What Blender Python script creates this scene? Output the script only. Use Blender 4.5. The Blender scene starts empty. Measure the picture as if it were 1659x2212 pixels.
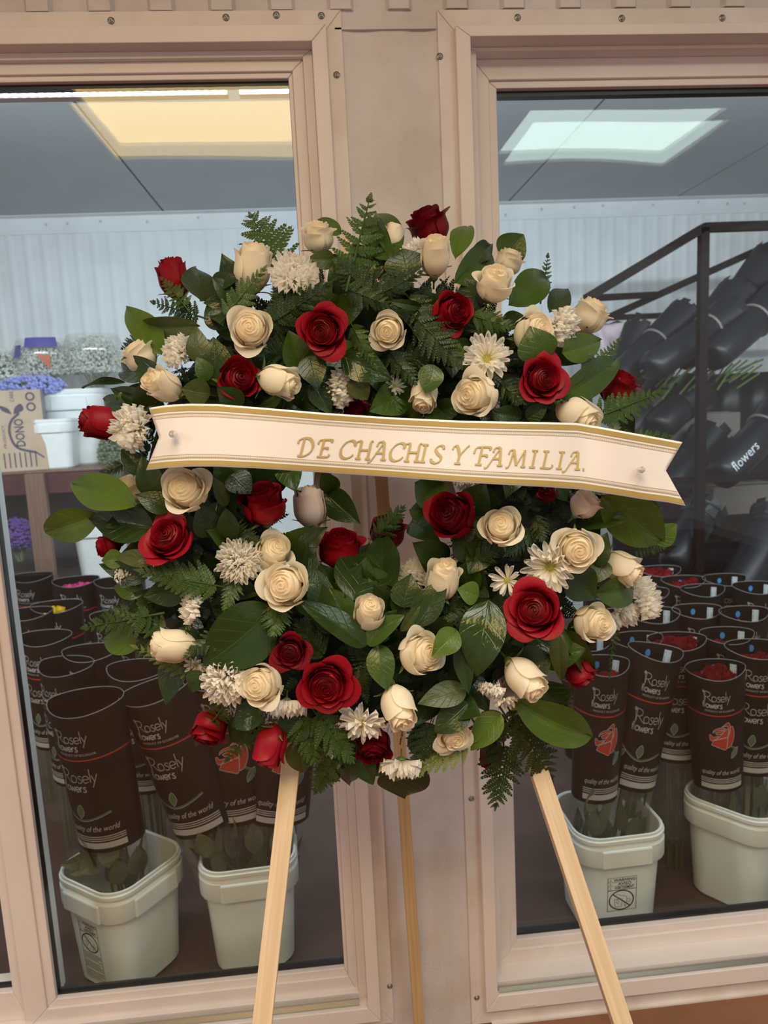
import bpy, bmesh, math, random
import numpy as np
from mathutils import Matrix, Vector
random.seed(7)
SC = bpy.context.scene
COL = SC.collection
PI = math.pi

# ------------------------------------------------------------------ camera
W, H, F = 1659, 2212, 1598.0
CAM = np.array([0.0, -1.45, 1.36])
CR = np.array([0.99510402, -0.08616366, -0.048413])      # camera right
CU = np.array([0.06056912, 0.14458673, 0.9876366])       # camera up
CF = np.array([0.07809851, 0.98573348, -0.1490977])      # camera forward
cd = bpy.data.cameras.new('camera')
cam = bpy.data.objects.new('camera', cd)
COL.objects.link(cam)
cam.matrix_world = Matrix(((CR[0], CU[0], -CF[0], CAM[0]), (CR[1], CU[1], -CF[1], CAM[1]),
                           (CR[2], CU[2], -CF[2], CAM[2]), (0, 0, 0, 1)))
cd.sensor_fit = 'VERTICAL'
cd.sensor_height = 36
cd.sensor_width = 27
cd.lens = F / H * 36
cd.clip_start = 0.02
cd.dof.use_dof = True
cd.dof.focus_distance = 0.98
cd.dof.aperture_fstop = 7.5
SC.camera = cam

# ------------------------------------------------------------------ world and exposure
wd = bpy.data.worlds.new('world')
SC.world = wd
wd.use_nodes = True
wd.node_tree.nodes['Background'].inputs[0].default_value = (1.0, 0.905, 0.86, 1)
wd.node_tree.nodes['Background'].inputs[1].default_value = 0.47
SC.view_settings.view_transform = 'Standard'
SC.view_settings.look = 'None'
SC.view_settings.gamma = 1
SC.view_settings.use_curve_mapping = False
SC.view_settings.exposure = 0.2
SC.cycles.max_bounces = 10
SC.cycles.transparent_max_bounces = 24
SC.cycles.diffuse_bounces = 6
SC.cycles.glossy_bounces = 4
SC.cycles.caustics_reflective = False
SC.cycles.caustics_refractive = False
SC.cycles.sample_clamp_indirect = 4
SC.cycles.use_denoising = True

# ------------------------------------------------------------------ pixel helpers (photo measurements -> metres)
def ray(u, v):
    return CF + (u - W / 2) / F * CR - (v - H / 2) / F * CU
def atY(u, v, y):
    d = ray(u, v); return CAM + d * ((y - CAM[1]) / d[1])
def atZ(u, v, z):
    d = ray(u, v); return CAM + d * ((z - CAM[2]) / d[2])
def unit(a):
    return a / np.linalg.norm(a)

# ------------------------------------------------------------------ object helpers
def mesh(name, verts, faces, mats=(), smooth=True, mi=None, attr=None, uv=None):
    me = bpy.data.meshes.new(name)
    me.from_pydata([tuple(map(float, v)) for v in verts], [], faces)
    for m in (mats if isinstance(mats, (list, tuple)) else [mats]):
        me.materials.append(m)
    if smooth:
        me.polygons.foreach_set('use_smooth', [True] * len(me.polygons))
    if mi is not None:
        me.polygons.foreach_set('material_index', mi)
    if attr is not None:
        a = me.attributes.new('tone', 'FLOAT', 'POINT')
        a.data.foreach_set('value', [float(x) for x in attr])
    if uv is not None:
        l = me.uv_layers.new(name='UVMap')
        idx = [0] * len(me.loops)
        me.loops.foreach_get('vertex_index', idx)
        buf = []
        for i in idx:
            buf += [float(uv[i][0]), float(uv[i][1])]
        l.data.foreach_set('uv', buf)
    me.update()
    return me
def put(name, me, parent=None, M=None):
    o = bpy.data.objects.new(name, me)
    COL.objects.link(o)
    if parent is not None:
        o.parent = parent
    if M is not None:
        o.matrix_basis = M
    return o
def tag(o, label=None, cat=None, group=None, kind=None):
    if label: o['label'] = label
    if cat: o['category'] = cat
    if group: o['group'] = group
    if kind: o['kind'] = kind
    return o
def thing(name, label, cat, M=None, group=None):
    return tag(put(name, None, None, M), label, cat, group)
def struct(name, me, M=None):
    return tag(put(name, me, None, M), kind='structure')
def frame_mat(x, y, z, p):
    return Matrix(((x[0], y[0], z[0], p[0]), (x[1], y[1], z[1], p[1]), (x[2], y[2], z[2], p[2]), (0, 0, 0, 1)))
def T(x, y, z): return Matrix.Translation((x, y, z))
def RZ(a): return Matrix.Rotation(a, 4, 'Z')
def RX(a): return Matrix.Rotation(a, 4, 'X')
def RY(a): return Matrix.Rotation(a, 4, 'Y')
def SCL(x, y, z): return Matrix.Diagonal((x, y, z, 1))

class MB:
    """collects shapes into one mesh"""
    def __init__(s): s.v, s.f, s.m = [], [], []
    def add(s, v, f, mi=0):
        n = len(s.v); s.v += [tuple(p) for p in v]
        s.f += [tuple(i + n for i in q) for q in f]; s.m += [mi] * len(f); return s
    def box(s, x0, x1, y0, y1, z0, z1, mi=0, M=None, bev=0):
        if bev:
            bm = bmesh.new(); bmesh.ops.create_cube(bm, size=1)
            for p in bm.verts:
                p.co = Vector(((x0 + x1) / 2 + p.co.x * (x1 - x0), (y0 + y1) / 2 + p.co.y * (y1 - y0), (z0 + z1) / 2 + p.co.z * (z1 - z0)))
            bmesh.ops.bevel(bm, geom=bm.edges[:], offset=bev, segments=2, affect='EDGES', profile=.5)
            bm.verts.index_update()
            v = [p.co.copy() for p in bm.verts]; f = [[q.index for q in a.verts] for a in bm.faces]; bm.free()
        else:
            v = [Vector(p) for p in ((x0, y0, z0), (x1, y0, z0), (x1, y1, z0), (x0, y1, z0), (x0, y0, z1), (x1, y0, z1), (x1, y1, z1), (x0, y1, z1))]
            f = [(0, 3, 2, 1), (4, 5, 6, 7), (0, 1, 5, 4), (1, 2, 6, 5), (2, 3, 7, 6), (3, 0, 4, 7)]
        if M is not None: v = [M @ p for p in v]
        return s.add(v, f, mi)
    def tube(s, pts, r, n=8, mi=0, cap=True, close=False):
        pts = [Vector(p) for p in pts]; N = len(pts)
        rr = r if isinstance(r, (list, tuple)) else [r] * N
        v, f = [], []
        up = Vector((0, 0, 1))
        for i, p in enumerate(pts):
            if close: d = pts[(i + 1) % N] - pts[i - 1]
            else: d = pts[min(i + 1, N - 1)] - pts[max(i - 1, 0)]
            d.normalize()
            a = up - d * up.dot(d)
            if a.length < .1: a = Vector((1, 0, 0)) - d * d.x
            a.normalize(); b = d.cross(a); up = a
            for k in range(n):
                t = 2 * PI * k / n
                v.append(p + a * math.cos(t) * rr[i] + b * math.sin(t) * rr[i])
        R_ = N if close else N - 1
        for i in range(R_):
            j = (i + 1) % N
            for k in range(n):
                f.append((i * n + k, i * n + (k + 1) % n, j * n + (k + 1) % n, j * n + k))
        if cap and not close:
            f.append(tuple(range(n - 1, -1, -1))); f.append(tuple((N - 1) * n + k for k in range(n)))
        return s.add(v, f, mi)
    def lathe(s, prof, n=24, mi=0, M=None, cap=True):
        v, f = [], []
        for r, z in prof:
            for k in range(n):
                t = 2 * PI * k / n; v.append(Vector((r * math.cos(t), r * math.sin(t), z)))
        for i in range(len(prof) - 1):
            for k in range(n):
                f.append((i * n + k, i * n + (k + 1) % n, (i + 1) * n + (k + 1) % n, (i + 1) * n + k))
        if cap:
            f.append(tuple(range(n - 1, -1, -1))); f.append(tuple((len(prof) - 1) * n + k for k in range(n)))
        if M is not None: v = [M @ p for p in v]
        return s.add(v, f, mi)
    def me(s, name, mats, smooth=False):
        return mesh(name, s.v, s.f, mats, smooth, s.m)

# ------------------------------------------------------------------ materials
def base(name):
    m = bpy.data.materials.new(name); m.use_nodes = True
    nt = m.node_tree; return m, nt, nt.nodes['Principled BSDF'], nt.nodes.new, nt.links.new
def mat(name, col, rough=.5, metal=0., noise=0., scale=20., bump=0., bscale=60., spec=.5, emit=None, col2=None, stretch=None):
    m, nt, b, N, L = base(name)
    b.inputs['Base Color'].default_value = (*col, 1)
    b.inputs['Roughness'].default_value = rough
    b.inputs['Metallic'].default_value = metal
    b.inputs['Specular IOR Level'].default_value = spec
    tc = N('ShaderNodeTexCoord'); mp = N('ShaderNodeMapping'); L(tc.outputs['Object'], mp.inputs[0])
    if stretch: mp.inputs['Scale'].default_value = stretch
    if noise:
        t = N('ShaderNodeTexNoise'); t.inputs['Scale'].default_value = scale; t.inputs['Detail'].default_value = 5
        L(mp.outputs[0], t.inputs['Vector'])
        x = N('ShaderNodeMix'); x.data_type = 'RGBA'
        c2 = col2 or tuple(c * (1 - noise) for c in col)
        x.inputs[6].default_value = (*col, 1); x.inputs[7].default_value = (*c2, 1)
        r = N('ShaderNodeMapRange'); r.inputs[1].default_value = .42; r.inputs[2].default_value = .68
        L(t.outputs[0], r.inputs[0]); L(r.outputs[0], x.inputs[0]); L(x.outputs[2], b.inputs['Base Color'])
    if bump:
        t = N('ShaderNodeTexNoise'); t.inputs['Scale'].default_value = bscale; t.inputs['Detail'].default_value = 4
        L(mp.outputs[0], t.inputs['Vector'])
        u = N('ShaderNodeBump'); u.inputs['Strength'].default_value = bump; u.inputs['Distance'].default_value = .002
        L(t.outputs[0], u.inputs['Height']); L(u.outputs[0], b.inputs['Normal'])
    if emit:
        b.inputs['Emission Color'].default_value = (*emit[:3], 1); b.inputs['Emission Strength'].default_value = emit[3]
    return m

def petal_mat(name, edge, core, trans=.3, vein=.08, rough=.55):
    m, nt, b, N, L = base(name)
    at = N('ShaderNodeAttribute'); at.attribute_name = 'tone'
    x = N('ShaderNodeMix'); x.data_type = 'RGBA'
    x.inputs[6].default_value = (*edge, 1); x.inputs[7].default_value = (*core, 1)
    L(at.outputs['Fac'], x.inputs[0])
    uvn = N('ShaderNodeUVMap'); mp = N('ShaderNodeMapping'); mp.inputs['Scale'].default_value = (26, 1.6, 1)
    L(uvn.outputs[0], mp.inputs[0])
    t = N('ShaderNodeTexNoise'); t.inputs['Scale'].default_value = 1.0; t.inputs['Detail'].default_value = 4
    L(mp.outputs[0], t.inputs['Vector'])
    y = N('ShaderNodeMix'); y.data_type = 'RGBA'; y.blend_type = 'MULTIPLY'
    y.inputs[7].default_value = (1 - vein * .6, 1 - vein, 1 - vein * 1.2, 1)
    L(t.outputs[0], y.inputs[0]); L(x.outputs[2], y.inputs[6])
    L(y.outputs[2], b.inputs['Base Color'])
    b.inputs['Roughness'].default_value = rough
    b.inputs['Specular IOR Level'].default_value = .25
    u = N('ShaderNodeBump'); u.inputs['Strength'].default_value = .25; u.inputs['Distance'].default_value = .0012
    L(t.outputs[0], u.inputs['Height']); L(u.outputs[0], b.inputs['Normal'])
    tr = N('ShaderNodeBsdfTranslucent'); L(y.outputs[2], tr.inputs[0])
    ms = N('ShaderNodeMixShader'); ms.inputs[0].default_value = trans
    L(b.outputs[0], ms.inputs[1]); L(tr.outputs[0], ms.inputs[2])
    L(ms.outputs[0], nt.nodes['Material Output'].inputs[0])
    return m

def leaf_mat(name, col, vein, rough=.34, trans=.12, spec=.36):
    """leaf: pale midrib and side veins from the leaf's own UV, waxy gloss"""
    m, nt, b, N, L = base(name)
    uvn = N('ShaderNodeUVMap'); sp = N('ShaderNodeSeparateXYZ'); L(uvn.outputs[0], sp.inputs[0])
    def mth(op, a, bb=None, c=None):
        n = N('ShaderNodeMath'); n.operation = op
        for i, q in enumerate((a, bb, c)):
            if q is None: continue
            if isinstance(q, (int, float)): n.inputs[i].default_value = q
            else: L(q, n.inputs[i])
        return n.outputs[0]
    ax = mth('ABSOLUTE', mth('SUBTRACT', sp.outputs[0], .5))
    mid = mth('SUBTRACT', 1, mth('MINIMUM', mth('DIVIDE', ax, .02), 1))
    ph = mth('SUBTRACT', mth('MULTIPLY', sp.outputs[1], 6.5), mth('MULTIPLY', ax, 3.6))
    sv = mth('ABSOLUTE', mth('SUBTRACT', mth('FRACT', ph), .5))
    side = mth('MULTIPLY', mth('SUBTRACT', 1, mth('MINIMUM', mth('DIVIDE', sv, .06), 1)), .55)
    va = mth('MAXIMUM', mid, side)
    tc = N('ShaderNodeTexCoord')
    t = N('ShaderNodeTexNoise'); t.inputs['Scale'].default_value = 3.5; t.inputs['Detail'].default_value = 3
    L(tc.outputs['Object'], t.inputs['Vector'])
    x0 = N('ShaderNodeMix'); x0.data_type = 'RGBA'
    x0.inputs[6].default_value = (*[c * .75 for c in col], 1); x0.inputs[7].default_value = (*[c * 1.3 for c in col], 1)
    L(t.outputs[0], x0.inputs[0])
    x = N('ShaderNodeMix'); x.data_type = 'RGBA'; L(x0.outputs[2], x.inputs[6]); x.inputs[7].default_value = (*vein, 1)
    L(mth('MULTIPLY', va, .36), x.inputs[0])
    L(x.outputs[2], b.inputs['Base Color'])
    b.inputs['Roughness'].default_value = rough; b.inputs['Specular IOR Level'].default_value = spec
    u = N('ShaderNodeBump'); u.inputs['Strength'].default_value = .35; u.inputs['Distance'].default_value = .0015
    t2 = N('ShaderNodeTexNoise'); t2.inputs['Scale'].default_value = 14; L(uvn.outputs[0], t2.inputs['Vector'])
    hgt = mth('ADD', mth('MULTIPLY', va, -1), mth('MULTIPLY', t2.outputs[0], .8))
    L(hgt, u.inputs['Height']); L(u.outputs[0], b.inputs['Normal'])
    tr = N('ShaderNodeBsdfTranslucent'); tr.inputs[0].default_value = (col[0] * 1.6, col[1] * 1.6, col[2], 1)
    ms = N('ShaderNodeMixShader'); ms.inputs[0].default_value = trans
    L(b.outputs[0], ms.inputs[1]); L(tr.outputs[0], ms.inputs[2]); L(ms.outputs[0], nt.nodes['Material Output'].inputs[0])
    return m

def wood_mat(name, c1, c2, axis=2, rough=.55, sc=1.):
    m, nt, b, N, L = base(name)
    tc = N('ShaderNodeTexCoord'); mp = N('ShaderNodeMapping'); L(tc.outputs['Object'], mp.inputs[0])
    s = [95 * sc] * 3; s[axis] = 2.2 * sc; mp.inputs['Scale'].default_value = s
    t = N('ShaderNodeTexNoise'); t.inputs['Scale'].default_value = 2.2; t.inputs['Detail'].default_value = 4; t.inputs['Distortion'].default_value = .6
    L(mp.outputs[0], t.inputs['Vector'])
    r = N('ShaderNodeValToRGB'); r.color_ramp.elements[0].position = .32; r.color_ramp.elements[1].position = .66
    r.color_ramp.elements[0].color = (*c2, 1); r.color_ramp.elements[1].color = (*c1, 1)
    L(t.outputs[0], r.inputs[0]); L(r.outputs[0], b.inputs['Base Color'])
    b.inputs['Roughness'].default_value = rough
    u = N('ShaderNodeBump'); u.inputs['Strength'].default_value = .15; u.inputs['Distance'].default_value = .001
    L(t.outputs[0], u.inputs['Height']); L(u.outputs[0], b.inputs['Normal'])
    return m

def glass_mat(name, tint=(1, 1, 1), refl=1.0, wave=0., rough=0.0, haze=0.):
    m, nt, b, N, L = base(name); nt.nodes.remove(b)
    tr = N('ShaderNodeBsdfTransparent'); tr.inputs[0].default_value = (*tint, 1)
    gl = N('ShaderNodeBsdfGlossy'); gl.inputs['Roughness'].default_value = rough
    # thin sheet: reflects the same from both sides (Schlick)
    lw = N('ShaderNodeLayerWeight'); lw.inputs[0].default_value = .5
    pw = N('ShaderNodeMath'); pw.operation = 'POWER'; pw.inputs[1].default_value = 5; L(lw.outputs['Facing'], pw.inputs[0])
    k = N('ShaderNodeMath'); k.operation = 'MULTIPLY_ADD'; k.inputs[1].default_value = .6; k.inputs[2].default_value = .035 * refl; k.use_clamp = True; L(pw.outputs[0], k.inputs[0])
    if wave:
        tc = N('ShaderNodeTexCoord'); t = N('ShaderNodeTexNoise'); t.inputs['Scale'].default_value = 2.2; t.inputs['Detail'].default_value = 0
        L(tc.outputs['Object'], t.inputs['Vector'])
        u = N('ShaderNodeBump'); u.inputs['Strength'].default_value = 1; u.inputs['Distance'].default_value = wave
        L(t.outputs[0], u.inputs['Height']); L(u.outputs[0], gl.inputs['Normal'])
    ms = N('ShaderNodeMixShader'); L(k.outputs[0], ms.inputs[0]); L(tr.outputs[0], ms.inputs[1]); L(gl.outputs[0], ms.inputs[2])
    out = ms
    if haze:
        df = N('ShaderNodeBsdfDiffuse'); df.inputs[0].default_value = (.8, .8, .8, 1)
        m2 = N('ShaderNodeMixShader'); m2.inputs[0].default_value = haze
        L(ms.outputs[0], m2.inputs[1]); L(df.outputs[0], m2.inputs[2]); out = m2
    L(out.outputs[0], nt.nodes['Material Output'].inputs[0])
    return m

M_VINYL = mat('white_vinyl', (.76, .69, .675), .42, noise=.06, scale=6)
M_FLASH = mat('white_painted_metal', (.73, .67, .65), .4, noise=.12, scale=9, col2=(.64, .56, .51))
M_WALL = mat('painted_panel_wall', (.66, .62, .645), .55, noise=.16, scale=7, bump=.6, bscale=160, col2=(.56, .51, .49))
M_COLDWALL = mat('coldroom_wall', (.80, .84, .86), .5, noise=.08, scale=5, bump=.2, bscale=200)
M_COLDCEIL = mat('coldroom_ceiling', (.43, .46, .48), .55, noise=.06, scale=4)
M_FLOOR = mat('brown_floor', (.26, .115, .06), .45, noise=.35, scale=5, col2=(.20, .085, .045), bump=.1)
M_COLDFLOOR = mat('coldroom_floor', (.085, .050, .040), .55, noise=.3, scale=4)
M_FCEIL = mat('shop_ceiling', (.62, .56, .50), .8, noise=.05)
M_GASKET = mat('black_gasket', (.012, .012, .012), .4)
M_STEEL = mat('screw_steel', (.32, .31, .29), .3, 1.0)
M_ALU = mat('aluminium_track', (.45, .43, .40), .35, .9)
M_PINE = wood_mat('pine_wood', (.66, .51, .355), (.57, .405, .25))
M_PINE_OLD = wood_mat('aged_pine', (.62, .43, .24), (.52, .34, .17))
M_POSTWOOD = wood_mat('post_wood', (.22, .13, .085), (.15, .085, .055))
M_MAROON = mat('maroon_paint', (.085, .018, .022), .5, noise=.4, scale=15)
M_BLACKSTEEL = mat('black_steel', (.010, .006, .006), .7, 0, spec=.1)
M_COLDSCREW = mat('white_screw', (.62, .66, .68), .4, .3)
M_CARD = mat('cardboard', (.56, .42, .30), .8, noise=.1, scale=10)
M_CARDINK = mat('card_ink', (.10, .08, .13), .8)
M_PAIL = mat('white_pail_plastic', (.74, .75, .70), .4, noise=.08, scale=10)
M_PAILW = mat('bright_pail_plastic', (.85, .88, .88), .4, noise=.05)
M_INK = mat('black_ink', (.015, .013, .01), .6)
M_BLACKWRAP = mat('black_wrap', (.012, .013, .018), .40, spec=.38, bump=.15, bscale=25)
M_SLEEVE = mat('black_printed_plastic', (.012, .009, .007), .40, spec=.22)
M_RIM = mat('sleeve_edge', (.20, .19, .19), .4)
M_PRINT = mat('silver_print', (.42, .40, .37), .5)
M_PRINTRED = mat('red_print', (.42, .035, .022), .5)
M_PRINTGREEN = mat('green_print', (.07, .13, .065), .5)
M_TAGW = mat('white_tag', (.62, .70, .74), .5)
M_BLUE = mat('blue_sticker', (.07, .28, .62), .5)
M_CLEAR = glass_mat('clear_sleeve', (.93, .93, .91), 1.6, rough=.12, haze=.035)
M_CREAM = petal_mat('ivory_petal', (.96, .915, .775), (.97, .85, .62), .46, .05)
M_PINKCREAM = petal_mat('blush_ivory_petal', (.90, .79, .70), (.90, .71, .54), .36)
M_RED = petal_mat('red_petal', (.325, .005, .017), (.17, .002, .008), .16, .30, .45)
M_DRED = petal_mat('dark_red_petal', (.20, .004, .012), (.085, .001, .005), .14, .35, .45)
M_WHITE = petal_mat('white_petal', (.98, .965, .91), (.96, .92, .74), .54, .03)
M_DISC = mat('flower_disc', (.62, .58, .16), .7, noise=.4, scale=400, col2=(.36, .40, .08))
M_SEPAL = mat('sepal_green', (.12, .17, .045), .5, noise=.3, scale=60)
M_STEM = mat('stem_green', (.07, .11, .03), .5)
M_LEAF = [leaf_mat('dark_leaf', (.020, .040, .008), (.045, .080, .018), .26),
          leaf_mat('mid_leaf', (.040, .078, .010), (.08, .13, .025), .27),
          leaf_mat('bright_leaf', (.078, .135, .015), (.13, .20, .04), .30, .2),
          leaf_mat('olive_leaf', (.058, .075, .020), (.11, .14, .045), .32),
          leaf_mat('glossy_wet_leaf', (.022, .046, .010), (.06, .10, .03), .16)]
M_FERN = [leaf_mat('dark_fern', (.020, .042, .009), (.03, .06, .015), .36),
          leaf_mat('mid_fern', (.044, .086, .014), (.06, .11, .02), .38, .2),
          leaf_mat('yellow_fern', (.12, .15, .030), (.15, .18, .04), .42, .25)]
M_FOAM = mat('dark_moss', (.010, .017, .008), .9, noise=.5, scale=60, bump=1, bscale=90)
M_SATIN = mat('cream_satin', (.82, .775, .745), .36, spec=.5)
M_GOLD = mat('gold_foil', (.86, .66, .27), .30, .7)
M_GOLDBAND = mat('gold_band', (.60, .43, .14), .32, .55)
M_SILVERLINE = mat('silver_line', (.68, .62, .53), .4)
M_PIN = glass_mat('clear_pin', (.95, .95, .95), 2.0)
M_PINHEAD = mat('pin_bead', (.75, .72, .68), .1, .6)
M_GYPSO = mat('tiny_white_florets', (.93, .95, .90), .8, noise=.2)
M_GYPSTEM = mat('dull_green_stems', (.20, .25, .15), .8)
M_BLUEFL = mat('pale_blue_petal', (.38, .42, .80), .6)
M_PURPLE = mat('purple_petal', (.16, .08, .34), .6)
M_YELLOWFL = mat('yellow_petal', (.75, .55, .02), .6)
M_PINKFL = mat('pink_petal', (.75, .06, .30), .6)
M_DULLRED = mat('dull_red_petal', (.30, .016, .022), .55)
M_TUB = mat('grey_tub_plastic', (.20, .18, .16), .5)
M_PINKPAPER = mat('pale_pink_paper', (.72, .58, .62), .7)
M_BLUEFILM = mat('blue_film', (.08, .07, .42), .35)
M_ORANGE = mat('orange_print', (.62, .13, .03), .5)
M_RLEAF = mat('dull_rose_leaf', (.13, .15, .08), .5, noise=.3, scale=30)

# ------------------------------------------------------------------ lamps of the shop (ceiling troffers, some mirrored in the panes, others unseen; the nearest is added)
def troffer(label, x0, x1, y0, y1, col, strength):
    t = thing('ceiling_light', label, 'ceiling light', T((x0 + x1) / 2, (y0 + y1) / 2, 2.75))
    a, b = (x1 - x0) / 2, (y1 - y0) / 2
    m = MB()
    for q in ((-a - .03, -a, -b - .03, b + .03), (a, a + .03, -b - .03, b + .03), (-a, a, -b - .03, -b), (-a, a, b, b + .03)):
        m.box(q[0], q[1], q[2], q[3], -.03, -.001)
    put('lamp_frame', m.me('lamp_frame', M_VINYL), t)
    em = mat('lamp_diffuser_' + label[:6].strip(), (.8, .8, .8), .5, emit=(*col, strength))
    put('diffuser', mesh('diffuser', [(-a, -b, -.012), (a, -b, -.012), (a, b, -.012), (-a, b, -.012)], [(0, 3, 2, 1)], em, False), t)
    return t
troffer('warm yellow ceiling light mirrored in the left window', -.97, .12, -2.76, -1.98, (1, .69, .24), 12.5)
troffer('cool white ceiling light mirrored in the right window', 1.10, 2.12, -2.88, -2.20, (.78, 1.0, .91), 12.0)
troffer('warm ceiling light above the left end of the shop', -3.6, -2.5, -2.9, -2.0, (1, .88, .76), 12.0)
tn_ = troffer('louvred ceiling light nearest above the wreath', -.50, .90, -1.92, -1.22, (1, .84, .66), 2.0)
ld = bpy.data.lights.new('fill_light', 'AREA'); ld.shape = 'RECTANGLE'; ld.size = 1.38; ld.size_y = .68; ld.spread = math.radians(108)  # added lamp for the wreath front, spread narrowed to keep the upper wall dim
ld.energy = 15; ld.color = (1, .92, .85)
lo = bpy.data.objects.new('fill_light', ld); COL.objects.link(lo); lo.parent = tn_; lo.matrix_basis = T(0, 0, -.02)

# ------------------------------------------------------------------ shop shell
FLX0, FLX1 = -3.9, 3.9
struct('floor', MB().box(FLX0, FLX1, -6, .03, -.07, -.03).me('floor', M_FLOOR))
struct('ceiling', MB().box(FLX0, FLX1, -6, .0, 2.752, 2.79).me('ceiling', M_FCEIL))

def ribbed(x0, x1, z0, z1, per, dep, y, flat=.34, slope=.1, th=.03):
    """vertical ribbed sheet in the XZ plane, ribs towards -y"""
    xs = []
    k0 = math.floor(x0 / per)
    k = k0
    while k * per < x1 + per:
        b = k * per
        xs += [(b, 0), (b + per * (1 - flat - 2 * slope), 0), (b + per * (1 - flat - slope), dep), (b + per * (1 - slope), dep)]
        k += 1
    P = [(max(x0, min(x1, x)), d) for x, d in xs]
    Q = [P[0]]
    for p in P[1:]:
        if p[0] - Q[-1][0] > 1e-5: Q.append(p)
    v, f = [], []
    for x, d in Q:
        v += [(x, y - d, z0), (x, y - d, z1), (x, y + th, z0), (x, y + th, z1)]
    for i in range(len(Q) - 1):
        a, b = i * 4, i * 4 + 4
        f += [(a, b, b + 1, a + 1), (a + 2, a + 3, b + 3, b + 2), (a + 1, b + 1, b + 3, a + 3), (a, a + 2, b + 2, b)]
    e = (len(Q) - 1) * 4
    f += [(0, 1, 3, 2), (e, e + 2, e + 3, e + 1)]
    return v, f
wf = MB()
wf.add(*ribbed(-3.9, 3.9, 2.0575, 2.752, .1055, .011, .006, .34, .06))
wf.add(*ribbed(.035, .29, -.03, 2.0575, .1055, .0025, .004, .42, .18))
struct('wall_front', wf.me('wall_front', M_WALL))
struct('trim_1', MB().box(.0685, .252, -.0035, .003, 2.024, 2.027).me('trim_1', M_WALL))

# ------------------------------------------------------------------ windows
def ring(m, o, i, y0, y1, gap=.0004, mi=0):
    """mitred rectangular frame: o, i = (x0, x1, z0, z1) outer and inner"""
    O = [(o[0], o[2]), (o[1], o[2]), (o[1], o[3]), (o[0], o[3])]
    I = [(i[0], i[2]), (i[1], i[2]), (i[1], i[3]), (i[0], i[3])]
    for k in range(4):
        l = (k + 1) % 4
        q = [O[k], O[l], I[l], I[k]]
        cx, cz = sum(p[0] for p in q) / 4, sum(p[1] for p in q) / 4
        if k % 2 == 0: q = [(p[0] + (gap if p[0] < cx else -gap), p[1]) for p in q]
        v = [(x, y0, z) for x, z in q] + [(x, y1, z) for x, z in q]
        m.add(v, [(0, 1, 2, 3), (7, 6, 5, 4), (0, 4, 5, 1), (1, 5, 6, 2), (2, 6, 7, 3), (3, 7, 4, 0)], mi)
def rpart(name, root, o, i, y0, y1, m=M_VINYL, bev=.0015):
    b = MB(); ring(b, o, i, y0, y1)
    ob = put(name, b.me(name, m), root)
    if bev:
        md = ob.modifiers.new('bevel', 'BEVEL'); md.width = bev; md.segments = 2; md.limit_method = 'ANGLE'
    return ob
G1 = glass_mat('front_pane_glass', (.96, .975, .97), 1.0, wave=.0035)
G2 = glass_mat('rear_pane_glass', (.96, .975, .97), 1.0, wave=.0050)
def pane(root, x0, x1, z0, z1, y, m, tilt=0., yaw=0.):
    cx, cz = (x0 + x1) / 2, (z0 + z1) / 2
    a, b = (x1 - x0) / 2, (z1 - z0) / 2
    n = 12
    me = mesh('glass_pane', [(-a, 0, -b), (a, 0, -b), (a, 0, b), (-a, 0, b)], [(0, 1, 2, 3)], m, False)
    return put('glass_pane', me, root, T(cx, y, cz) @ RX(tilt) @ RZ(yaw))
SCREW = MB()
SCREW.lathe([(.0062, 0), (.0062, .0008), (.0045, .0016), (.0038, .0016), (.0038, .0034), (.0030, .0042), (.0014, .0042), (.0012, .0030)], 12, M=RX(PI / 2))
SCREW_ME = SCREW.me('screw', M_STEEL, True)
def screws(root, pts, y, s=1.0):
    for u, v in pts:
        p = atY(u, v, y)
        put('screw', SCREW_ME, root, T(p[0] - root.matrix_basis.translation.x, y, p[2]) @ RY(random.random()) @ SCL(s, s, s))

# left window: outer lines measured on the wall plane
w1 = tag(put('window_1', None, None, T(.008, 0, 0)), 'wide window with cold room behind it, left of the wreath', kind='structure')
rpart('flashing', w1, (-2.2, .0735, .0, 2.057), (-2.1, .042, .040, 2.020), -.0035, .002, M_FLASH, .001)
rpart('casing', w1, (-2.1, .0445, .022, 2.026), (-2.05, .0175, .058, 1.998), -.020, .100)
rpart('inner_frame', w1, (-2.05, .0175, .058, 1.998), (-2.0, .0000, .072, 1.986), .012, .100)
rpart('sash', w1, (-.716, .0000, .0580, 1.986), (-.670, -.0205, .103, 1.967), .024, .060)
rpart('glazing_bead', w1, (-.670, -.0205, .103, 1.967), (-.6505, -.0285, .120, 1.957), .030, .048)
rpart('gasket', w1, (-.655, -.0265, .114, 1.961), (-.649, -.0292, .124, 1.950), .042, .060, M_GASKET, 0)
rpart('rear_sash', w1, (-1.95, -.716, .072, 1.986), (-1.9, -.742, .140, 1.962), .040, .100)
rpart('rear_gasket', w1, (-1.9, -.742, .140, 1.962), (-1.89, -.745, .147, 1.955), .055, .065, M_GASKET, 0)
pane(w1, -1.95, -.740, .10, 1.98, .062, G1)
pane(w1, -.66, -.024, .110, 1.963, .046, G1, math.radians(.15), 0)
pane(w1, -.66, -.024, .110, 1.963, .057, G2, math.radians(-.5), math.radians(.4))
put('track', MB().box(-2.05, .0, -.010, .008, .056, .0605).box(-2.05, .0, -.003, .001, .0605, .068).me('track', M_ALU), w1)
put('sill', MB().box(-2.05, .0175, -.014, .026, .050, .0575).me('sill', M_VINYL), w1)
screws(w1, [(240, 45), (488, 38), (597, 33), (694, 34), (727, 162), (842, 2130)], -.0035)

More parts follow.
